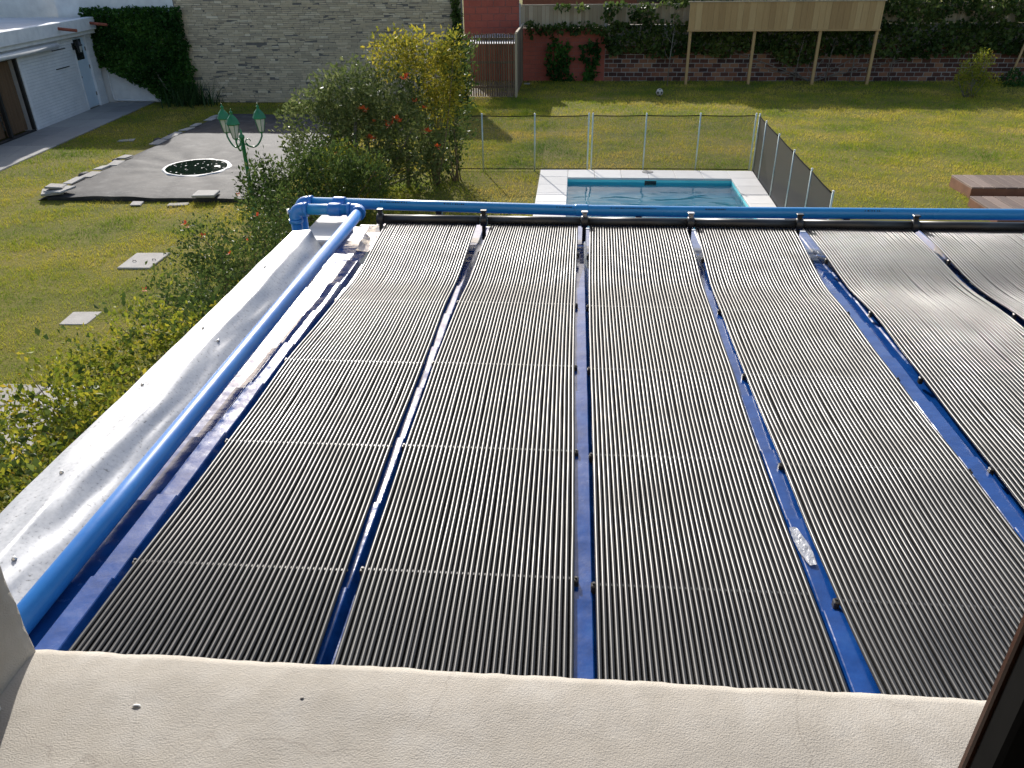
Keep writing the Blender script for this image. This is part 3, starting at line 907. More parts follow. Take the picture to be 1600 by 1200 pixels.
W_(MB().tube([(-1.55, 5.176, bz + .004), (-1.56, 5.176, bz + .004), (-1.63, 5.179, bz + .004), (-1.64, 5.18, bz + .004)], [PR + .004, PR + .008, PR + .008, PR + .004], 20).build('coupling', C['pvc'], p2))
W_(MB().tube([(.02, 5.1199, bz - .008), (.035, 5.12, bz - .008), (.10, 5.12, bz - .0085), (.115, 5.12, bz - .0085)], PR + .003, 20).build('coupling', C['pvc_light'], p2))
mb = MB(); elbow(mb, (-1.88, 5.189, bz + .005), (-1, 0, 0), (0, 0, -1), PR + .006); W_(mb.build('elbow', C['pvc'], p2))
W_(MB().tube([(-1.88, 5.189, bz - .07), (-1.88, 5.189, .3)], PR, 14).build('downpipe', C['pvc'], p2))
# faint factory print on the pipe: short dark dashes too small to read
def pipe_y(x):
    for (a, b) in zip(BP[:-1], BP[1:]):
        if a[0] <= x <= b[0]:
            k = (x - a[0]) / (b[0] - a[0]); return a[1] + (b[1] - a[1]) * k, a[2] + (b[2] - a[2]) * k
pm = MB(); rg = random.Random(9)
for x0, x1 in ((-1.30, -1.12), (-.86, -.72), (-.1, .0), (.26, .56), (.88, 1.02), (1.9, 2.0)):
    x = x0
    while x < x1:
        w = rg.uniform(.004, .012); py, pz = pipe_y(x)
        a = math.radians(rg.uniform(42, 46)) if False else R(44)
        Mx = Matrix.Translation((x, py - math.cos(a) * (PR + .0004), pz + math.sin(a) * (PR + .0004))) @ Matrix.Rotation(-a + math.pi / 2 - math.pi / 2, 4, 'X')
        pm.box(0, w, -.0004, .0004, -.004, .004, M=Mx)
        x += w + rg.uniform(.003, .012)
tag(W_(pm.build('factory_print', C['black'], p2)), kind='stuff')
for x in (-.9, .45, 1.8, 3.2):
    py, pz = pipe_y(x)
    W_(MB().box(x - .02, x + .02, py - .02, py + .02, 2.74, pz - .03).build('support', C['black'], p2))

# scraps of protective plastic film left in the gaps
def scrap(loc, w, l, rzv, seed, label):
    def fn(s, t):
        ww = w * (.35 + .65 * math.sin(t * 2.6 + .3))
        x = (s - .5) * ww; y = (t - .5) * l
        return (x, y, .005 + .004 * nz(s * 3 + seed, t * 5) + .004 * nz(s * 9, t * 12, seed))
    o = MB().grid(8, 16, fn).build('plastic_scrap', C['film'], None, loc, (0, 0, rzv))
    tag(o, label, 'plastic scrap')
scrap((.722, 1.86, rz(1.86) + .036), .04, .17, .12, 1, 'crumpled clear plastic scrap between the third and fourth collector mats')

# ================================================================== SWIMMING POOL
X0, X1, Y0, Y1 = POOL
pool = empty('swimming_pool', ((X0 + X1) / 2, Y1, 0), 0, 'small rectangular swimming pool with pale stone coping', 'pool')
def basin(mb, t=.25):
    mb.box(X0 - t, X0, Y0 - t, Y1 + t, -.5, -.012); mb.box(X1, X1 + t, Y0 - t, Y1 + t, -.5, -.012)
    mb.box(X0, X1, Y0 - t, Y0, -.5, -.012); mb.box(X0, X1, Y1, Y1 + t, -.5, -.012); mb.box(X0, X1, Y0, Y1, -.5, -.27)
    return mb
W_(basin(MB()).build('basin', C['pool'], pool))
rg = random.Random(21)
OX0, OX1, OY0, OY1 = -.74, 4.16, 10.95, 18.26
CZc = .035
def cop(x0, x1, y0, y1):
    W_(MB().box(x0 + .003, x1 - .003, y0 + .003, y1 - .003, -.01, CZc + rg.uniform(-.0015, .0015), ch=.006, tint=rg.random()).build('coping_stone', C['coping'], pool))
n = 6
xs = [X0 + .0 + (X1 - X0) * i / n for i in range(n + 1)]
for a, b in zip(xs[:-1], xs[1:]):
    cop(a, b, Y1 - .02, OY1)
    cop(a, b, OY0, Y0 + .02)
ys = [OY0 + (OY1 - OY0) * i / 11 for i in range(12)]
for a, b in zip(ys[:-1], ys[1:]):
    cop(OX0, X0 + .02 - .02, a, b)
    cop(X1, OX1, a, b)
W_(MB().lathe([(.13, 0), (.13, .006), (.11, .009)], 20, (1.72, 18.08, CZc)).build('skimmer_lid', C['concrete'], pool))
sk = W_(MB().box(1.62, 1.88, Y1 - .02, Y1 - .004, -.13, -.03, ch=.004).build('skimmer_mouth', C['pane'], pool))
sf = MB(); sf.box(1.59, 1.91, Y1 - .012, Y1 - .002, -.029, -.013); sf.box(1.59, 1.62, Y1 - .012, Y1 - .002, -.13, -.029); sf.box(1.88, 1.91, Y1 - .012, Y1 - .002, -.13, -.029)
o = sf.build('skimmer_frame', C['pool'], sk)
o.location = -pool.location - sk.location
def water_fn(s, t):
    x = X0 + (X1 - X0) * s; y = Y0 + (Y1 - Y0) * t
    k = min(1, max(.12, (17.0 - y) / 1.0))
    h = .026 * nz(x * 1.7, y * 3.0) + .008 * nz(x * 3.6 + 3, y * 6, 2)
    return (x, y, -.07 + h * k)
tag(MB().grid(150, 260, water_fn).build('pool_water', C['water']), kind='structure')

# ------------------------------------------------------------------ removable mesh fences
FH = 1.27
def fence_run(root, posts, mats, sag=.0):
    for i, (x, y) in enumerate(posts):
        p = W_(MB().tube([(x, y, 0), (x, y, FH)], .0165, 10).build('post', C['alu'], root))
        cpo = MB().lathe([(.02, 0), (.021, .012), (.012, .022)], 10, (x, y, FH)).build('cap', C['white_plastic'], p)
        cpo.location = (0, 0, 0)
    for (a, b) in zip(posts[:-1], posts[1:]):
        d = Vector((b[0] - a[0], b[1] - a[1], 0)); L = d.length; d /= L
        if L < .12: continue
        def fn(s, t):
            p = Vector((a[0], a[1], 0)) + d * (.018 + (L - .036) * s)
            return (p.x + .004 * nz(s * 2, t * 2, a[0]), p.y + .004 * nz(s * 3, t, a[1]), .04 + (FH - .07) * t - .012 * math.sin(s * math.pi) * t)
        pn = W_(MB().grid(6, 4, fn).build('mesh_panel', mats, root))
        for zz in (.045, FH - .035):
            q = [Vector((a[0], a[1], zz)) + d * (.018 + (L - .036) * k / 6) - Vector((0, 0, (.012 if zz > 1 else 0) * math.sin(k / 6 * math.pi))) for k in range(7)]
            e = MB().tube(q, .011, 6).build('hem', C['webbing'], pn)
            e.location = (0, 0, 0)
f1 = empty('mesh_fence', (.4, 18.3, 0), 0, 'see-through black mesh pool fence with pale posts behind the pool', 'fence')
fence_run(f1, [(-3.28, 18.21), (-2.08, 18.2), (-.88, 18.23), (.34, 18.28), (.43, 18.285), (1.63, 18.32), (2.83, 18.345), (4.05, 18.34)], C['mesh_open'])
f2 = empty('mesh_fence', (4.1, 15, 0), 0, 'dark mesh pool fence with pale posts along the right side of the pool', 'fence')
fence_run(f2, [(4.12, 18.30), (4.09, 17.47), (4.06, 16.12), (4.02, 14.72), (3.98, 13.35), (3.94, 11.97)], C['mesh_dense'])

# ================================================================== TARP OVER THE OLD BASIN
tarp = empty('pool_cover', (-8.9, 20, 0), 0, 'black shade cloth stretched over an old basin with a dark oval puddle', 'tarpaulin')
PCX, PCY = -8.95, 18.08
def oval(x, y):
    dx, dy = x - PCX, y - PCY
    a = R(32)
    u = dx * math.cos(a) + dy * math.sin(a); v = -dx * math.sin(a) + dy * math.cos(a)
    return math.sqrt((u / .86) ** 2 + (v / .96) ** 2)
def tarp_xy(s, t):
    xl = -11.0 - .0 * t; xr = -6.35 - .25 * t - 1.2 * max(0, t - .55)
    return xl + (xr - xl) * s, 15.36 + 9.35 * t
def tarp_z(x, y, s, t):
    q = oval(x, y)
    z = .12 + .03 * nz(x * .7, y * .5) + .012 * nz(x * 2.2, y * 1.4)
    z -= .10 * math.exp(-(q * q) / 2.6)
    # ripples drawn towards the puddle
    ang = math.atan2(y - PCY, x - PCX)
    z += .009 * math.sin(ang * 13) * math.exp(-((q - 1.7) / .9) ** 2)
    e = min(s, 1 - s) * 4.5
    e2 = min(t, 1 - t) * 9
    return z - .03 * math.exp(-e * 6) - .02 * math.exp(-e2 * 5)
def tarp_fn(s, t):
    x, y = tarp_xy(s, t)
    if t == 0: y += .02 * nz(x * 3, 1)
    return (x, y, tarp_z(x, y, s, t))
tm = MB().grid(110, 160, tarp_fn)
def tfront(s, t):
    p = tarp_fn(s, 0); return (p[0], p[1] + .03 * t, p[2] * (1 - t) + .0 * t)
tm.grid(110, 2, tfront, flip=True)
def tleft(s, t):
    p = tarp_fn(0, s); return (p[0] - .22 * t, p[1], p[2] * (1 - t) + .012 * t)
tm.grid(120, 2, tleft)
W_(tm.build('cloth', C['tarp'], tarp))
# puddle, and the glare of its wet edge painted as a pale rim
pv, rv = [], []
wl = .062
def ov_pt(a, q, z):
    u = .86 * math.cos(a) * q; v = .96 * math.sin(a) * q
    b = R(32)
    return (PCX + u * math.cos(b) - v * math.sin(b), PCY + u * math.sin(b) + v * math.cos(b), z)
NA = 64
def tz_at(x, y):
    s = (x + 11.0) / 4.4; t = (y - 15.36) / 9.35
    return tarp_z(x, y, s, t)
pm_ = MB()
ring = [ov_pt(2 * math.pi * k / NA, .82 + .02 * nz(k * .3, 2), 0) for k in range(NA)]
zmax = max(tz_at(p[0], p[1]) for p in ring) + .006
pm_.add([(p[0], p[1], zmax) for p in ring], [tuple(range(NA))])
W_(pm_.build('puddle', C['puddle'], tarp))
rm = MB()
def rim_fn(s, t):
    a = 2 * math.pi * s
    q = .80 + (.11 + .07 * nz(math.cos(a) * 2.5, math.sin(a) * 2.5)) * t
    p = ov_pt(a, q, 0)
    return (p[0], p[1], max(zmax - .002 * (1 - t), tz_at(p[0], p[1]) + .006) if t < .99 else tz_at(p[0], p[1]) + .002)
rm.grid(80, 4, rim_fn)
W_(rm.build('painted_glare_rim', C['glare_flake'], tarp))
lf = MB(); rg = random.Random(31)
for i in range(46):
    a = rg.uniform(0, 6.28); q = rg.uniform(0, .76) ** .6
    p = ov_pt(a, q, zmax + .004)
    sz = rg.uniform(.008, .03)
    if i == 0: p = ov_pt(R(-20), .55, zmax + .004); sz = .085
    n = 6
    lf.add([(p[0] + math.cos(k * 1.047 + i) * sz * rg.uniform(.6, 1.2), p[1] + math.sin(k * 1.047 + i) * sz * rg.uniform(.6, 1.2), p[2] + rg.uniform(0, .004)) for k in range(n)], [tuple(range(n))], rg.random())
tag(W_(lf.build('floating_debris', C['glare_flake'], tarp)), kind='stuff')

def slab(x, y, z, w, l, h, rzv, label, group=None, m='concrete', tilt=(0, 0)):
    o = MB().box(-w / 2, w / 2, -l / 2, l / 2, 0, h, ch=.008, tint=random.random(), jit=.008).build('stone_slab', C[m], None, (x, y, z), (tilt[0], tilt[1], rzv))
    tag(o, label, 'slab', group)
    return o
rg = random.Random(77)
yy = 16.3
while yy < 24.9:
    L = rg.uniform(.38, .62)
    if rg.random() < .85:
        slab(-11.08 + rg.uniform(-.06, .06), yy + L / 2, .075 + rg.uniform(0, .02), rg.uniform(.2, .28), L - .03, .03, rg.uniform(-.08, .08),
             'grey stone slab in the row weighing down the left edge of the black cover', 'slabs along the left edge of the cover', tilt=(rg.uniform(-.03, .03), rg.uniform(-.08, .05)))
    yy += L + rg.uniform(.0, .16)
slab(-11.0, 15.62, .10, .42, .5, .05, .5, 'pale stone slab lying flat under two others at the near left corner of the cover')
slab(-10.82, 15.60, .155, .5, .42, .04, -.3, 'pale stone slab in the middle of the little pile at the cover corner', tilt=(.04, -.05))
slab(-10.93, 15.66, .205, .34, .36, .04, .25, 'small pale slab on top of the pile at the cover corner', tilt=(-.05, .06))
slab(-7.57, 15.46, .125, .46, .42, .05, .1, 'square pale slab on the near edge of the cover, close to the lamp')
slab(-8.93, 15.14, .0, .22, .26, .04, .2, 'small broken slab on the grass before the middle of the cover')
slab(-8.05, 15.13, .0, .40, .2, .035, .15, 'flat broken slab on the grass beneath the square pale one')
slab(-12.35, 21.2, .0, .42, .3, .02, .3, 'small pale stepping stone in the grass left of the cover')
# bunched black cloth left of the slabs
for i, (x, y, s) in enumerate(((-11.42, 17.45, .2), (-11.40, 18.9, .17), (-11.45, 21.2, .22), (-11.4, 21.9, .16), (-11.35, 23.4, .15))):
    mb = MB(); blob(mb, (0, 0, 0), (s * .55, s, s * .6), seed=i + 60)
    tag(mb.build('cloth_bundle', C['tarp'], None, (x, y, .0)), ['nearest', 'second nearest', 'middle', 'second farthest', 'farthest'][i] + ' bunched fold of black cloth on the grass beside the row of slabs', 'cloth', 'bunched cloth folds beside the slabs')

# concrete lids set in the lawn
def lid(pts, z, label, holes):
    r = empty('drain_cover', (pts[0][0], pts[0][1], 0), 0, label, 'drain cover')
    bot = [(p[0], p[1], -.05) for p in pts]; top = [(p[0], p[1], z) for p in pts]
    k = .97
    cx = sum(p[0] for p in pts) / 4; cy = sum(p[1] for p in pts) / 4
    t2 = [(cx + (p[0] - cx) * k, cy + (p[1] - cy) * k, z + .008) for p in pts]
    fs = [(0, 1, 5, 4), (1, 2, 6, 5), (2, 3, 7, 6), (3, 0, 4, 7), (4, 5, 9, 8), (5, 6, 10, 9), (6, 7, 11, 10), (7, 4, 8, 11), (8, 9, 10, 11)]
    W_(MB().add(bot + top + t2, [f[::-1] for f in fs], .7).build('lid', C['concrete'], r))
    for (u, v) in holes:
        hx = pts[0][0] + (pts[3][0] - pts[0][0]) * u + (pts[1][0] - pts[0][0]) * v
        hy = pts[0][1] + (pts[3][1] - pts[0][1]) * u + (pts[1][1] - pts[0][1]) * v
        W_(MB().tube([(hx - .03, hy, z + .008), (hx - .02, hy, z + .03), (hx + .02, hy, z + .03), (hx + .03, hy, z + .008)], .006, 6).build('lifting_handle', C['black'], r))
lid([(-7.40, 11.5), (-7.43, 12.22), (-6.85, 12.26), (-6.85, 11.52)], .022, 'pale square concrete cover with two handles in the lawn', [(.3, .4), (.85, .5)])
lid([(-7.09, 9.35), (-7.13, 9.78), (-6.71, 9.81), (-6.70, 9.37)], .004, 'brownish square concrete slab flush in the lawn nearer the house', [])
rg = random.Random(8)
pv = empty('garden_paving', (-6.3, 7.2, 0), 0, 'brownish stone paving beneath the bushes at the left edge', 'paving')
for i in range(3):
    for j in range(4):
        W_(MB().box(-7.4 + i * .62, -7.4 + i * .62 + .6, 5.6 + j * .52, 5.6 + j * .52 + .5, -.03, .03 + rg.uniform(-.005, .005), ch=.01, tint=rg.random(), jit=.01).build('paving_stone', C['concrete'], pv))

# ================================================================== BACK BOUNDARY: stone wall, red wall, brick wall
def masonry(root, x0, x1, z0, z1, y, rows, lens, depth, m, seed, name, limit=300, score=None, tint=None, gap=.008, jit=.004, prot=.02, ch=.008, bond=None):
    rg = random.Random(seed)
    pcs = []
    z = z0
    ri = 0
    while z < z1 - .01:
        h = rg.uniform(*rows)
        zt = min(z + h, z1)
        x = x0 - (bond * (ri % 2) if bond else rg.uniform(0, lens[1]))
        while x < x1:
            L = rg.uniform(*lens)
            a, b = max(x, x0), min(x + L, x1)
            if b - a > .05:
                pcs.append((a + gap / 2, b - gap / 2, z + gap / 2, zt - gap / 2, rg.uniform(0, prot), tint(rg) if tint else rg.random()))
            x += L
        z = zt; ri += 1
    sc = [(-(score(p) if score else (p[1] - p[0]) * (p[3] - p[2])), i) for i, p in enumerate(pcs)]
    sc.sort()
    big = set(i for _, i in sc[:limit])
    rest = MB()
    random.seed(seed)
    for i, (a, b, c, d, pr, tt) in enumerate(pcs):
        if i in big:
            W_(MB().box(a, b, y - depth - pr, y, c, d, ch=ch, tint=tt, jit=jit).build(name, m, root))
        else:
            rest.box(a, b, y - depth - pr, y, c, d, ch=ch, tint=tt, jit=jit)
    if rest.v:
        tag(W_(rest.build(name, m, root)), kind='stuff')
sw = empty('stone_wall', (-8.4, 27.6, 0), 0, 'tall boundary wall clad in thin beige and grey ledge stones', 'wall')
W_(MB().box(-13.25, -3.70, 27.45, 27.75, 0, 3.36).build('backing', C['mortar_dark'], sw))
masonry(sw, -13.22, -3.72, .0, 3.36, 27.47, (.045, .085), (.12, .42), .02, C['stone'], 4, 'stone', 300,
        score=lambda p: (p[1] - p[0]) * (p[3] - p[2]) * (0 if p[0] > -5.6 and p[3] < 2.2 else 1), tint=lambda r: min(1, max(0, r.gauss(.52, .17))), gap=.006, prot=.013, ch=.006)
wb = empty('garden_wall', (-15, 27.6, 0), 0, 'white painted boundary wall behind the ivy', 'wall')
W_(MB().box(-17.3, -13.25, 27.46, 27.72, 0, 4.15).build('wall', C['white_wall'], wb))
W_(MB().box(-30, -17.3, 28.3, 28.6, 0, 5.8).build('tall_wall', C['white_wall'], wb))
W_(MB().tube([(-16.05, 27.42, 2.2), (-16.05, 27.42, .12), (-16.0, 27.42, .06), (-14.2, 27.42, .06)], .03, 8).build('drain_pipe', C['white_plastic'], wb))

rw = empty('red_wall', (-.8, 32.5, 0), 0, 'red painted block wall behind the slatted enclosure', 'wall')
W_(MB().box(-4.3, -2.18, 32.5, 32.7, 0, 3.2).build('core', C['mortar_dark'], rw))
W_(MB().box(-2.18, 1.13, 32.5, 32.7, 0, 1.9).build('core', C['mortar_dark'], rw))
tr = lambda r: r.uniform(.2, .8)
masonry(rw, -4.3, -2.18, 0, 3.2, 32.52, (.24, .24), (.46, .46), .03, C['red_block'], 5, 'block', 200, tint=tr, gap=.012, jit=.002, prot=.004, ch=.006, bond=.23)
masonry(rw, -2.18, 1.13, 0, 1.9, 32.52, (.155, .155), (.42, .42), .03, C['red_block'], 6, 'block', 200, tint=tr, gap=.008, jit=.002, prot=.004, ch=.005, bond=.21)
W_(MB().box(-3.2, -2.2, 32.46, 32.74, 3.2, 3.26, ch=.01).build('coping', C['concrete'], rw))
bw = empty('brick_wall', (9, 32.5, 0), 0, 'weathered brown brick wall along the back of the lawn', 'wall')
W_(MB().box(1.13, 19.5, 32.5, 32.7, 0, 2.0).build('core', C['mortar'], bw))
masonry(bw, 1.13, 19.4, 0, 1.28, 32.515, (.16, .16), (.33, .33), .02, C['brick'], 7, 'brick', 300, score=lambda p: -abs(p[0] - 7.5), tint=lambda r: r.choice((r.uniform(0, .35), r.uniform(.4, 1))), gap=.02, jit=.006, prot=.008, ch=.008, bond=.165)
# cane board fence above the wall
cf = empty('board_fence', (1.5, 32.6, 1.9), 0, 'tan board fence standing on top of the red and brick walls', 'fence')
rg = random.Random(15)
x = -2.12
while x < 16.5:
    w = rg.uniform(.13, .17)
    W_(MB().box(x, x + w - .008, 32.55, 32.575, 1.92 if x < 1.1 else 2.02, 2.66 + rg.uniform(-.008, .008), ch=.003, tint=rg.random()).build('board', C['cane'], cf))
    x += w
W_(MB().box(-2.16, 16.6, 32.54, 32.60, 2.665, 2.71, ch=.006, tint=.9).build('top_rail', C['cane'], cf))
for x in (-2.16, 1.1, 4.4, 8, 12):
    W_(MB().box(x - .04, x + .04, 32.50, 32.548, 1.92, 2.75, ch=.006, tint=.6).build('post', C['concrete'], cf))

# slatted enclosure in front of the red wall
sh = empty('slatted_enclosure', (-3, 28.6, 0), 0, 'weathered wooden enclosure of narrow upright slats by the red wall', 'enclosure')
xs0, xs1 = -3.86, -2.12
N_ = 22
for k in range(N_):
    x = xs0 + (xs1 - xs0) * k / (N_ - 1)
    W_(MB().box(x - .024, x + .024, 28.58, 28.605, .04, 2.04 + .012 * ((k * 7) % 3), ch=.004, tint=random.random()).build('slat', C['wood_dark'], sh))
for z in (.3, 1.1, 1.85):
    W_(MB().box(xs0 - .03, xs1 + .03, 28.606, 28.65, z, z + .07, ch=.005, tint=.3).build('rail', C['wood_dark'], sh))
W_(MB().box(-2.075, -1.99, 28.56, 28.66, 0, 2.06, ch=.006, tint=.9).build('corner_post', C['cane'], sh))
for k in range(10):
    y = 28.7 + k * .36
    W_(MB().box(-2.045, -2.02, y, y + .34, .04, 2.03, ch=.004, tint=random.random()).build('side_board', C['wood_dark'], sh))
W_(MB().box(-2.06, -1.985, 28.66, 32.3, 2.04, 2.09, ch=.006, tint=.8).build('side_rail', C['cane'], sh))
W_(MB().box(-3.86, -2.1, 29.2, 32.3, 1.66, 1.68).build('roof_sheet', C['roofmem'], sh))
W_(MB().box(-3.84, -2.1, 28.62, 32.2, .0, .02).build('floor', C['mortar_dark'], sh))
def sheet_fn(s, t):
    x = -3.65 + s * 1.35; y = 30.0 + t * 1.6
    return (x, y, 1.72 + .05 * abs(nz(s * 3, t * 4)) + .06 * math.sin(s * 3.1) * t)
tag(MB().grid(16, 12, sheet_fn).build('plastic_sheet', C['film']), 'crumpled pale plastic sheet lying on top of the slatted enclosure', 'plastic sheet')
tag(MB().box(-1.95, -1.72, 31.5, 31.65, 0, .05, ch=.015).build('broken_slab', C['concrete']), 'pale broken slab on the grass at the foot of the red wall', 'slab')

# raised plank screen on posts
ps = empty('plank_screen', (7.5, 31.6, 0), 0, 'raised screen of upright pine planks on four tall posts', 'plank screen')
rg = random.Random(19)
x = 4.08
while x < 10.86:
    w = rg.uniform(.19, .25); x1_ = min(x + w, 10.9)
    W_(MB().box(x, x1_ - .005, 31.5 + rg.uniform(-.003, .003), 31.528, 1.87, 2.80, ch=.003, tint=rg.random()).build('plank', C['pine'], ps))
    x += w
W_(MB().box(4.02, 10.95, 31.46, 31.57, 2.802, 2.84, ch=.006, tint=.9).build('cap_rail', C['cane'], ps))
W_(MB().box(4.05, 10.93, 31.475, 31.499, 1.84, 1.90, ch=.005, tint=.5).build('bottom_rail', C['pine'], ps))
for x, y in ((4.18, 31.56), (6.5, 31.5), (8.84, 31.56), (10.84, 31.56)):
    W_(MB().box(x - .05, x + .05, 31.53, 31.63, 0, 2.80, ch=.006, tint=.45).build('post', C['pine'], ps))

# neighbour's house glimpsed over the fence
nh = empty('neighbour_house', (3, 38, 0), 0, 'brown brick house just showing above the board fence', 'house')
W_(MB().box(-2.4, 12, 38, 44, 0, 3.5).build('wall', C['brick'], nh))
w_ = W_(MB().box(2.6, 4.4, 37.97, 38.0, 2.45, 3.3).build('window', C['pane'], nh))
fr = MB()
for k in range(7): fr.box(2.6 + k * .3 - .025, 2.6 + k * .3 + .025, 37.94, 37.968, 2.45, 3.3)
fr.box(2.55, 4.45, 37.93, 37.97, 2.38, 2.448)
o = fr.build('frame', C['white_plastic'], w_); o.location = -nh.location

# ================================================================== WHITE OUTBUILDING
wbld = empty('outbuilding', (BROOT[0], BROOT[1], 0), BANG, 'low white painted brick outbuilding with flat roof at the left', 'building')
def B(name, m, x0, x1, y0, y1, z0, z1, ch=.006, parent=None, tint=.5):
    return MB().box(x0, x1, y0, y1, z0, z1, ch=ch, tint=tint).build(name, C[m], parent or wbld)
B('wall', 'bldg', -5.5, 0, .12, 3.44, 0, 2.24)
B('wall', 'bldg', -5.5, 0, 4.36, 4.92, 0, 2.24)
B('wall', 'bldg', -5.5, 0, -9, -4.3, 0, 2.24)
B('wall', 'bldg', -5.5, -.12, 3.44, 4.36, 0, 2.24)
B('wall', 'bldg', -5.5, 0, -4.3, .12, 2.03, 2.24)
B('wall', 'bldg', -5.5, -1.2, -4.3, .12, 0, 2.03)
B('fascia', 'bldg_trim', -.02, .26, -9, 4.94, 2.36, 2.73, .015)
B('ledge', 'bldg_trim', -.02, .16, -9, 4.93, 2.24, 2.357, .01)
def roof_fn(s, t):
    x = .24 - 9 * s; y = -9 + 14 * t
    return (x, y, 2.70 + .02 * nz(x, y) + .05 * s + .25 * max(0, s - .35))
MB().grid(20, 30, roof_fn, flip=True).build('roof', C['roofmem'], wbld)
B('corner_trim', 'bldg_trim', -.02, .025, .06, .17, 0, 2.03)
# awning cassette
aw = MB(); aw.tube([(.17, -6, 2.11), (.17, 2.12, 2.11)], .085, 16); aw.build('awning_cassette', C['white_plastic'], wbld)
# sliding glass door: frame, curtain behind glass
dr = B('sliding_door', 'black', -.10, -.02, -4.3, .06, .0, .06)
for y in (-4.28, -3.05, -1.98, -1.21, .03):
    MB().box(-.11, -.01, y - .045, y + .045, .061, 2.02, ch=.004).build('stile', C['black'], dr)
MB().box(-.10, -.015, -4.3, .06, 1.97, 2.028).build('top_rail', C['black'], dr)
for (a, b) in ((-3.0, -2.03), (-1.93, -1.26), (-1.16, -.02)):
    def cf_(s, t):
        y = a + (b - a) * s
        return (-.20 + .03 * math.sin(s * (b - a) * 38), y, .08 + 1.88 * t)
    MB().grid(40, 1, cf_).build('curtain', C['curtain'], dr)
# pale blue door
bd = B('door', 'door_blue', -.11, -.06, 3.47, 4.33, .05, 2.17)
gl_ = MB().box(-.058, -.052, 3.62, 4.12, 1.52, 2.13).build('pane', C['pane'], bd)
for (y0_, y1_, z0_, z1_) in ((3.40, 3.47, 0, 2.24), (4.33, 4.40, 0, 2.24)):
    MB().box(-.12, .012, y0_, y1_, z0_, z1_, ch=.004).build('door_frame', C['bldg_trim'], bd)
MB().box(-.058, -.02, 3.54, 3.58, 1.0, 1.04, ch=.004).build('handle', C['black'], bd)
for z in (.35, 1.2, 1.75):
    MB().box(-.058, -.045, 4.28, 4.325, z, z + .12, ch=.003).build('hinge', C['black'], bd)
# terracotta spouts
for y in (2.3, 4.42):
    MB().tube([(.22, y, 2.57), (.78, y + .05, 2.50)], .045, 10).build('spout', C['terracotta'], wbld)
for (y, z) in ((2.05, 1.955), (2.02, 1.43)):
    MB().box(.004, .03, y, y + .82, z, z + .025, ch=.004).build('rail_hook', C['black'], wbld)
# wall lantern
wl_ = MB(); wl_.box(.0, .03, 3.36, 3.46, 1.86, 2.06, ch=.006); wl_.tube([(.02, 3.41, 2.0), (.12, 3.41, 2.1), (.2, 3.41, 2.12)], .012, 6)
wl_.lathe([(.02, .02), (.05, .0), (.09, .2), (.13, .21), (.05, .33), (.012, .40)], 6, (.2, 3.41, 1.78), smooth=False)
wlo = wl_.build('wall_lantern', C['black'], wbld)
MB().lathe([(.052, .02), (.086, .19)], 6, (.203, 3.41, 1.78), smooth=False).build('lantern_glass', C['lampglass'], wlo)

# ================================================================== WOODEN STEPS AT RIGHT
def platform(x0, y0, x1, y1, z, rzv, label, npl):
    r = empty('wooden_step', (x0, y0, 0), rzv, label, 'wooden step', 'wooden steps on the lawn')
    W_ = x1 - x0; D = y1 - y0
    wd = W_ / npl
    for k in range(npl):
        MB().box(k * wd, (k + 1) * wd - .016, -.012, D + .012, z - .032, z + random.uniform(-.002, .002), ch=.004, tint=random.random()).build('plank', C['deckwood'], r)
    MB().box(.0, .03, .0, D, .0, z - .033, ch=.003).build('side_board', C['deckside'], r)
    MB().box(.031, W_, .0, .03, .0, z - .033, ch=.003).build('front_board', C['deckside'], r)
    MB().box(.031, W_, D - .03, D, .0, z - .033, ch=.003).build('back_board', C['deckside'], r)
platform(8.05, 16.24, 11.2, 17.22, .24, R(-9) * 0 - .0, 'upper low wooden step of brown planks at the right edge', 14)
platform(7.80, 14.5, 11.2, 15.72, .20, 0, 'nearer low wooden step of brown planks, half hidden by the roof edge', 15)

# ================================================================== FOOTBALL
fb = empty('football', (2.96, 28.93, 0), 0, 'scuffed white football lying on the shaded lawn', 'ball')
mb = MB(); rr = .125
mb.lathe([(max(.002, rr * math.sin(math.pi * k / 12)), rr - rr * math.cos(math.pi * k / 12)) for k in range(13)], 18)
mb.build('shell', C['ball'], fb)
phi = (1 + 5 ** .5) / 2
for v in [(0, a, b * phi) for a in (-1, 1) for b in (-1, 1)] + [(a, b * phi, 0) for a in (-1, 1) for b in (-1, 1)] + [(b * phi, 0, a) for a in (-1, 1) for b in (-1, 1)]:
    d = Vector(v).normalized(); q = d.to_track_quat('Z', 'Y'); cc = Vector((0, 0, rr))
    ring = [cc + (q @ Vector((math.cos(k * 1.2566) * .4, math.sin(k * 1.2566) * .4, 1))).normalized() * (rr + .001) for k in range(5)]
    MB().add(ring + [cc + d * (rr + .004)], [(k, (k + 1) % 5, 5) for k in range(5)]).build('panel', C['black'], fb)

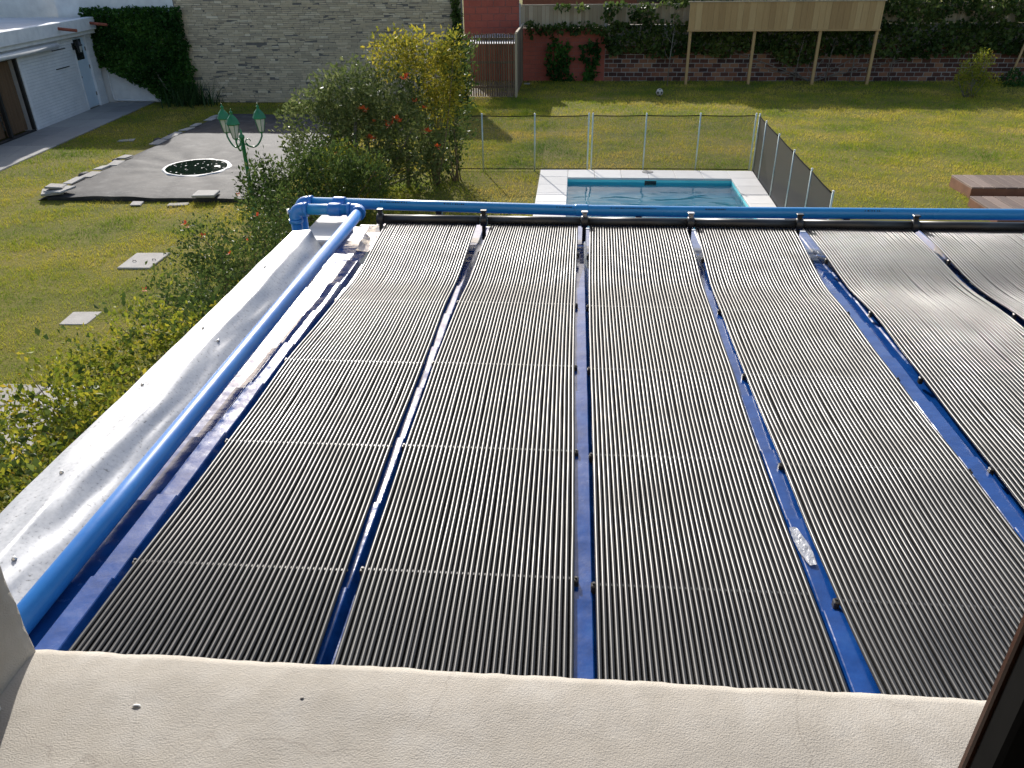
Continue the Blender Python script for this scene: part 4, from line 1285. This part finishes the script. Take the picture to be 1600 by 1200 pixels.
# ================================================================== GARDEN LAMP
LX, LY = -6.1, 14.3
lamp = empty('garden_lamp', (LX, LY, 0), 0, 'green cast-iron garden lamp post with three lanterns', 'lamp post')
MB().lathe([(.10, 0), (.10, .08), (.06, .12), (.055, .5), (.04, .56), (.036, 1.0), (.034, 1.5), (.05, 1.53), (.05, 1.57), (.02, 1.60), (.026, 1.64), (.005, 1.69)], 14).build('post', C['green_paint'], lamp)
for k in range(3):
    a = R(36 + 120 * k)
    ca, sa = math.cos(a), math.sin(a)
    pts = []
    for i in range(11):
        t = i / 10
        rr = .04 + .33 * t; z = 1.42 - .10 * math.sin(t * math.pi * .8) + .16 * t ** 3
        pts.append((ca * rr, sa * rr, z))
    pts.append((ca * .375, sa * .375, 1.58))
    am = MB().tube(pts, .016, 8).build('arm', C['green_paint'], lamp)
    sc_ = [(ca * (.10 + .045 * math.cos(t)), sa * (.10 + .045 * math.cos(t)), 1.455 + .045 * math.sin(t)) for t in [i * .5 for i in range(11)]]
    MB().tube(sc_, .010, 6).build('scroll', C['green_paint'], am)
    c_ = (ca * .375, sa * .375, 1.58)
    ln = MB().lathe([(.03, 0), (.05, .012), (.05, .025)], 6, c_, smooth=False).build('lantern', C['green_paint'], lamp)
    MB().lathe([(.045, .026), (.098, .26)], 6, c_, smooth=False).build('glass', C['lampglass'], ln)
    MB().lathe([(.118, .255), (.132, .27), (.118, .30), (.09, .36), (.045, .41), (.026, .43), (.026, .455), (.034, .47), (.012, .49), (.006, .53)], 6, c_, smooth=False).build('cap', C['green_paint'], ln)
    fr = MB()
    for j in range(6):
        b = j * math.pi / 3
        fr.tube([(c_[0] + math.cos(b) * .048, c_[1] + math.sin(b) * .048, c_[2] + .02), (c_[0] + math.cos(b) * .101, c_[1] + math.sin(b) * .101, c_[2] + .262)], .0055, 5)
    fr.build('glazing_bars', C['green_paint'], ln)

# ================================================================== PLANTS
def plant(name, base, label, cat='shrub', group=None):
    return empty(name, base, 0, label, cat, group)

# ivy on the white wall
def ivy_pts(n, x0, x1, z0, z1, inside, y, thick, seed):
    rng = random.Random(seed); out = []
    while len(out) < n:
        x, z = rng.uniform(x0, x1), rng.uniform(z0, z1)
        e = .12 * nz(x * 2.2, z * 2.2, seed) + .06 * nz(x * 6, z * 6)
        if inside(x + e, z + e * .8):
            th = thick * (.35 + .65 * (0.5 + .5 * nz(x * 1.5, z * 1.5, 3)))
            out.append((x, y - th * rng.random() ** .5, z))
    return out
def ivy_in(x, z):
    if z > 2.98 or z < .02 or x > -12.95: return False
    lo = 1.15 if x < -16.1 else (1.15 + (x + 16.1) * (.45 - 1.15) / 1.5 if x < -14.6 else max(0, .45 - (x + 14.6) * 1.2))
    return z > lo and x > -16.35
iv = plant('ivy', (-14.2, 27.35, 0), 'dense dark green ivy covering the white wall beside the stone wall', 'ivy')
W_(wall_leaves('leaves', ivy_pts(17000, -16.6, -12.7, 0, 3.05, ivy_in, 27.42, .34, 2), .085, C['leaf_ivy'], iv, 3))
W_(branches('stems', (-13.6, 27.3, 0), [(-13.5 + .3 * k - 1.0, 27.38, 1.6 + (k % 3) * .3) for k in range(6)], iv, 4, .025, .008, C['bark']))
# strap-leaved clump at its foot
stp = plant('strap_leaf_clump', (-12.9, 26.7, 0), 'clump of long strap leaves at the foot of the ivy', 'plant')
rng_ = np.random.default_rng(12); V_, F_, T_ = [], [], []
for k in range(190):
    a = rng_.uniform(0, 6.28); bx, by = -12.95 + rng_.normal() * .42, 26.75 + rng_.normal() * .22
    Ln = rng_.uniform(.5, 1.15); ln_ = rng_.uniform(.15, .8); w = .018
    d = np.array([math.cos(a), math.sin(a), 0]); wv = np.array([-d[1], d[0], 0]) * w
    b0_ = len(V_)
    for i in range(5):
        t = i / 4
        p = np.array([bx, by, 0]) + d * Ln * ln_ * t ** 1.6 + np.array([0, 0, Ln * (t - .25 * t * t * ln_ * 1.6)])
        V_ += [p - wv * (1 - t * .9), p + wv * (1 - t * .9)]
    tt = rng_.random()
    T_ += [tt] * 10
    for i in range(4):
        F_.append((b0_ + 2 * i, b0_ + 2 * i + 1, b0_ + 2 * i + 3, b0_ + 2 * i + 2))
W_(obj('leaves', np_mesh('leaves', np.array(V_), np.array(F_), np.array(T_), C['leaf_strap']), stp))

# big flowering shrub beside the lawn
A_ = plant('flowering_shrub', (-4.4, 16.4, 0), 'large grey-green shrub with orange trumpet flowers left of the pool', 'shrub')
blA = [(-5.2, 16.2, 1.35, .75, .7, .75), (-4.6, 16.4, 1.9, .7, .7, .65), (-3.9, 16.4, 1.75, .75, .7, .75), (-4.3, 16.2, 1.15, .9, .8, .8), (-3.35, 16.4, 1.2, .6, .6, .8), (-5.5, 16.0, .85, .45, .5, .5), (-3.3, 16.5, .55, .55, .55, .5), (-4.9, 16.6, 2.15, .3, .3, .3)]
cA, tips = crown('crown', blA, 15000, .085, C['leaf_grey'], A_, 21, spread=2.4, aspect=.42); W_(cA)
W_(branches('stems', (-4.2, 16.3, 0), [tuple(t) for t in tips[::40][:26]], A_, 5, .03, .006, C['bark']))
W_(MB().tube([(-4.5, 15.75, 0), (-4.48, 15.78, .45), (-4.45, 15.85, .95), (-4.4, 16.0, 1.5)], [.055, .05, .045, .03], 8).build('trunk', C['bark'], A_))
W_(MB().tube([(-3.57, 16.75, 0), (-3.56, 16.78, .5), (-3.55, 16.8, 1.2)], [.045, .042, .03], 8).build('trunk', C['bark'], A_))
flowers(A_, [Vector(p) - A_.location for p in [(-3.70, 15.72, 1.56), (-3.6, 15.7, 1.5), (-3.66, 15.68, 1.47), (-3.94, 15.7, 1.56), (-3.5, 15.72, 1.6), (-3.44, 15.72, 1.55), (-4.04, 15.6, 1.28), (-4.0, 15.58, 1.24), (-4.15, 15.65, 1.8), (-4.08, 15.7, 1.77),
                                       (-2.95, 16.0, 1.35), (-2.92, 16.0, 1.3), (-3.15, 15.95, 1.9), (-3.0, 16.1, 1.75), (-3.35, 16.0, 2.3), (-3.3, 16.02, 2.35), (-4.1, 15.4, .5), (-2.75, 16.0, 1.0)]], 1.25)
B_ = plant('yellow_climber', (-3.0, 17.0, 0), 'bright yellow-leaved climber on top of the large shrub', 'climber')
blB = [(-3.75, 16.9, 2.6, .45, .4, .4), (-3.15, 16.9, 2.65, .55, .45, .42), (-2.75, 16.9, 2.3, .48, .45, .55), (-2.8, 16.85, 1.75, .38, .4, .45), (-2.55, 17.0, 2.75, .3, .3, .3)]
cB, tips = crown('crown', blB, 5200, .075, C['leaf_yellow'], B_, 22, spread=2.6, aspect=.45); W_(cB)
W_(branches('stems', (-3.0, 17.0, 0), [tuple(t) for t in tips[::30][:16]], B_, 6, .02, .004))
B2 = plant('green_climber', (-2.45, 17.2, 0), 'dark green climber hanging right of the yellow-leaved one', 'climber')
cB2, tips = crown('crown', [(-2.45, 17.3, 2.5, .3, .35, .5), (-2.5, 17.4, 1.6, .28, .35, .8), (-2.9, 17.4, .7, .45, .4, .6)], 3200, .075, C['leaf_dark'], B2, 23, spread=2.2); W_(cB2)
W_(branches('stems', (-2.6, 17.3, 0), [tuple(t) for t in tips[::30][:10]], B2, 61, .02, .004))
# ivy column at the end of the stone wall
C_ = plant('wall_ivy', (-3.9, 27.3, 0), 'dark ivy climbing the right end of the stone wall', 'ivy')
def colin(x, z):
    return (-4.35 < x < -3.55 and z < 2.0 + .2 * math.sin(x * 9)) or (-3.95 < x < -3.72 and z < 3.3)
W_(wall_leaves('leaves', ivy_pts(3600, -4.5, -3.5, 0, 3.4, colin, 27.42, .45, 8), .10, C['leaf_dark'], C_, 9))
W_(MB().tube([(-3.8, 27.36, 0), (-3.78, 27.38, 1.5), (-3.83, 27.38, 3.3)], .03, 6).build('stem', C['bark'], C_))

# glossy shrub at the corner of the annex
D_ = plant('glossy_shrub', (-4.4, 13.4, 0), 'dense glossy green shrub in front of the lamp post', 'shrub')
blD = [(-4.9, 13.3, .85, .6, .55, .5), (-4.25, 13.5, 1.0, .6, .6, .5), (-3.75, 13.6, .85, .5, .5, .5), (-4.5, 12.7, .6, .7, .5, .45), (-5.3, 13.0, .7, .4, .4, .4), (-5.45, 13.4, .95, .35, .35, .4), (-4.6, 13.6, 1.25, .3, .3, .3)]
cD, tips = crown('crown', blD, 9500, .07, C['leaf_dark'], D_, 24, spread=2.6, aspect=.4, up_bias=.6); W_(cD)
W_(branches('stems', (-4.4, 13.3, 0), [tuple(t) for t in tips[::40][:18]], D_, 7, .02, .005))
D2 = plant('olive_shrub', (-4.0, 14.4, 0), 'olive and bronze tinted shrub between the glossy one and the trunk', 'shrub')
cD2, tips = crown('crown', [(-4.3, 14.5, .8, .5, .45, .55), (-3.9, 14.4, .6, .5, .4, .5), (-4.6, 14.3, .7, .3, .3, .45)], 3800, .07, C['leaf_lime'], D2, 29, spread=2.4, aspect=.42); W_(cD2)
W_(branches('stems', (-4.1, 14.4, 0), [tuple(t) for t in tips[::30][:10]], D2, 71, .02, .004))
flowers(D2, [Vector((-4.3, 14.1, 1.3)) - D2.location, Vector((-3.6, 14.0, .9)) - D2.location], 1.1)
# rose bushes down the side of the annex
def rose(base, blobs, n, lab, seed, m, fl, size=.06, nt=14, fs=.75, m2=None):
    r = plant('rose_bush', base, lab, 'rose bush', 'rose bushes beside the annex')
    c, tips = crown('crown', blobs, int(n * 1.45), size * .8, C[m], r, seed, per=12, spread=3.4, aspect=.5, shell=.3); W_(c)
    if m2:
        c2, tips2 = crown('old_leaves', blobs, n // 3, size * 1.1, C[m2], r, seed + 100, per=10, spread=3.0, aspect=.6, shell=.1); W_(c2)
    W_(branches('canes', base, [tuple(t) for t in tips[::max(1, len(tips) // nt)][:nt]], r, seed, .012, .004, bend=.3))
    flowers(r, [Vector(p) - r.location for p in fl], fs)
rose((-4.55, 11.2, 0), [(-4.7, 11.3, .95, .4, .5, .55), (-4.3, 11.6, .75, .4, .5, .5), (-4.4, 10.7, .8, .35, .4, .5)], 2600, 'dark-leaved rose bush behind the annex corner, farthest of the row', 31, 'leaf_dark', [(-4.9, 11.0, 1.4), (-4.5, 10.6, 1.2), (-4.6, 10.4, .9)])
rose((-4.6, 9.4, 0), [(-4.8, 9.5, .95, .4, .5, .5), (-4.4, 9.8, .85, .4, .5, .5), (-4.45, 9.0, .8, .35, .4, .5)], 2600, 'rose bush with one bright orange bloom right of the pale drain cover', 32, 'leaf_dark', [(-5.1, 9.7, 1.33), (-5.12, 9.68, 1.36), (-4.75, 9.4, 1.3), (-4.4, 9.3, 1.1)])
rose((-4.4, 7.9, 0), [(-4.6, 8.1, .85, .4, .5, .55), (-4.2, 8.2, .75, .4, .4, .5), (-4.1, 7.5, .85, .35, .4, .5)], 2200, 'straggly dark rose bush beside the middle of the grey capping', 33, 'leaf_dark', [(-4.7, 7.7, 1.25)])
rose((-4.2, 6.6, 0), [(-4.3, 6.7, 1.0, .45, .5, .5), (-3.8, 6.9, .9, .4, .5, .5), (-4.7, 6.4, .85, .4, .4, .45), (-3.6, 6.3, .7, .4, .5, .5)], 3000, 'yellow-green rose bush with tangled canes below the brownish slab', 34, 'leaf_lime', [], m2='leaf_dark')
rose((-4.1, 5.5, 0), [(-4.5, 5.6, .95, .45, .5, .5), (-4.0, 5.4, .9, .45, .5, .5), (-3.5, 5.5, .7, .4, .5, .5), (-4.9, 5.3, .75, .35, .4, .4)], 3200, 'dense yellow-green rose bush above the paving at the left', 35, 'leaf_lime', [], m2='leaf_dark')
rose((-3.8, 4.4, 0), [(-4.2, 4.5, .9, .45, .45, .5), (-3.7, 4.3, .85, .45, .5, .5), (-3.3, 4.6, .7, .4, .5, .5), (-4.5, 4.2, .6, .3, .4, .4)], 3000, 'yellow-green rose bush lowest at the left edge of the picture', 36, 'leaf_lime', [], m2='leaf_dark')
rose((-3.4, 3.5, 0), [(-3.6, 3.5, .8, .45, .45, .5), (-3.1, 3.3, .75, .45, .5, .5)], 1800, 'yellow-green rose bush tucked against the grey capping nearest the house', 37, 'leaf_lime', [], m2='leaf_dark')

# climbers on the red wall
for i, (x0, x1, zt, lab) in enumerate(((-1.2, .05, 1.5, 'broad green climber spreading on the red wall'), (.18, .95, 1.45, 'narrow green climber at the right end of the red wall'))):
    r = plant('wall_climber', ((x0 + x1) / 2, 32.4, 0), lab, 'climber', 'climbers on the red wall')
    xc = (x0 + x1) / 2; hw = (x1 - x0) / 2
    def inn(x, z, xc=xc, hw=hw, zt=zt):
        return abs(x - xc + .25 * nz(z * 2.5, 7, xc)) < hw * (.75 + .5 * nz(z * 3, xc * 2)) and nz(x * 3, z * 3, 9) > -.28 and z < zt + .3 * nz(x * 4, 3)
    W_(wall_leaves('leaves', ivy_pts(800 if i == 0 else 600, x0 - .3, x1 + .3, .02, zt + .2, inn, 32.46, .35, 14 + i), .11, C['leaf_ivy'], r, 15 + i))
    W_(branches('stems', (xc, 32.4, 0), [(xc + hw * .6 * k, 32.42, zt * .8) for k in (-1, -.3, .4, 1)], r, 16 + i, .015, .005))
# creeper over the brick wall and board fence
cr2 = plant('creeper', (8, 32.4, 0), 'dark creeper hanging over the brick wall and the board fence', 'creeper')
def crp(x, z):
    if x < -1.9: return False
    if x < 1.0:
        return (1.72 < z < 2.05) or (z > 1.6 and nz(x * 1.6, z * 1.3, 4) > .32 and z < 2.7)
    lo = .95 + .28 * nz(x * .7, 2.2) + (.2 if 1 < x < 1.3 else 0) - (.25 if 7.6 < x < 9 else 0)
    if z < lo: return False
    if x < 4.3:
        if 2.08 < z < 2.64: return nz(x * 1.4, z * 1.8, 7) > .02 + (2.6 - x) * .08
        return z < 2.75
    if x > 11.0 and 2.1 < z < 2.45 and nz(x * .9, z * 1.6, 3) < -.28: return False
    return z < 3.0
W_(wall_leaves('leaves', ivy_pts(15000, -1.9, 19.0, .5, 3.0, crp, 32.5, .5, 18), .13, C['leaf_dark'], cr2, 19))
W_(branches('stems', (9, 32.35, 0), [(2 + 2 * k, 32.4, 1.6) for k in range(8)], cr2, 20, .02, .008, C['bark']))
# trees beyond the wall
for i, (x, h, lab) in enumerate(((5.0, 4.1, 'dark leafy tree beyond the left half of the plank screen'), (8.3, 4.2, 'dark leafy tree beyond the middle of the plank screen'), (11.4, 4.2, 'dark leafy tree beyond the right end of the plank screen'),
                                 (14.6, 3.6, 'dark leafy tree beyond the wall, behind the little conifer'), (18.2, 3.9, 'dark leafy tree beyond the wall at the far right'))):
    r = empty('tree', (x, 33.9, 0), 0, lab, 'tree', 'trees beyond the back wall')
    bl = [(x - .8, 33.7, h - .9, 1.0, .7, .75), (x + .8, 33.8, h - .85, 1.1, .7, .7), (x, 33.6, h - 1.5, 1.5, .6, .8)]
    c_, tips = crown('crown', bl, 3800, .14, C['leaf_dark'], r, 50 + i, spread=2.2); W_(c_)
    W_(MB().tube([(x, 33.9, 0), (x + .05, 33.9, 1.4), (x - .1, 33.8, h - .8)], [.11, .09, .05], 8).build('trunk', C['bark'], r))
# thin bare saplings by the brick wall
for i, (x, y, h, lab) in enumerate(((3.45, 31.2, 2.0, 'thin bare stake and sapling behind the football'), (8.35, 32.2, 1.7, 'thin bare sapling by the brick wall, left of the third screen post'),
                                    (9.5, 32.2, 1.7, 'thin bare sapling by the brick wall, right of the third screen post'), (10.4, 32.2, 1.7, 'forked bare sapling by the brick wall, left of the last screen post'), (11.8, 32.2, 1.3, 'short bare sapling right of the plank screen'))):
    r = plant('sapling', (x, y, 0), lab, 'sapling', 'bare saplings along the brick wall')
    mb = MB()
    mb.tube([(0, 0, 0), (.03, 0, h * .5), (.14 if i else .1, 0, h)], [.022, .016, .008], 6)
    for k in range(4):
        z0_ = h * (.3 + .15 * k); s = -1 if k % 2 else 1
        mb.tube([(.02, 0, z0_), (s * .14, .03, z0_ + .2), (s * .2, .04, z0_ + .42)], [.010, .007, .004], 5)
    mb.build('stem', C['bark'], r)
st = empty('timber_stake', (16.1, 32.0, 0), 0, 'leaning timber stake against the creeper at the far right', 'stake')
MB().tube([(0, 0, 0), (.28, .1, 1.5)], .045, 6).build('pole', C['pine'], st)
# small conifer-like tree on the lawn
sc2 = empty('small_tree', (13.3, 28.8, 0), 0, 'small young tree with lime green tips standing on the lawn at right', 'tree')
c_, tips = crown('crown', [(13.3, 28.8, .55, .42, .42, .45), (13.5, 28.8, 1.05, .22, .22, .45), (13.1, 28.8, .8, .25, .25, .3), (13.95, 28.8, .55, .25, .2, .12)], 2600, .075, C['leaf_lime'], sc2, 71, spread=2.0, aspect=.35); W_(c_)
W_(branches('branches', (13.3, 28.8, 0), [tuple(t) for t in tips[::16][:14]], sc2, 72, .02, .005, C['bark']))
W_(MB().tube([(13.3, 28.8, 0), (13.32, 28.8, .5), (13.5, 28.8, 1.4)], [.035, .028, .008], 7).build('trunk', C['bark'], sc2))
# young green plant at the far right foot of the wall
W_g = plant('low_plant', (15.9, 31.3, 0), 'low bright green plant at the far right foot of the creeper', 'plant')
c_, tips = crown('crown', [(15.9, 31.3, .2, .4, .3, .22)], 500, .09, C['leaf_ivy'], W_g, 73); W_(c_)
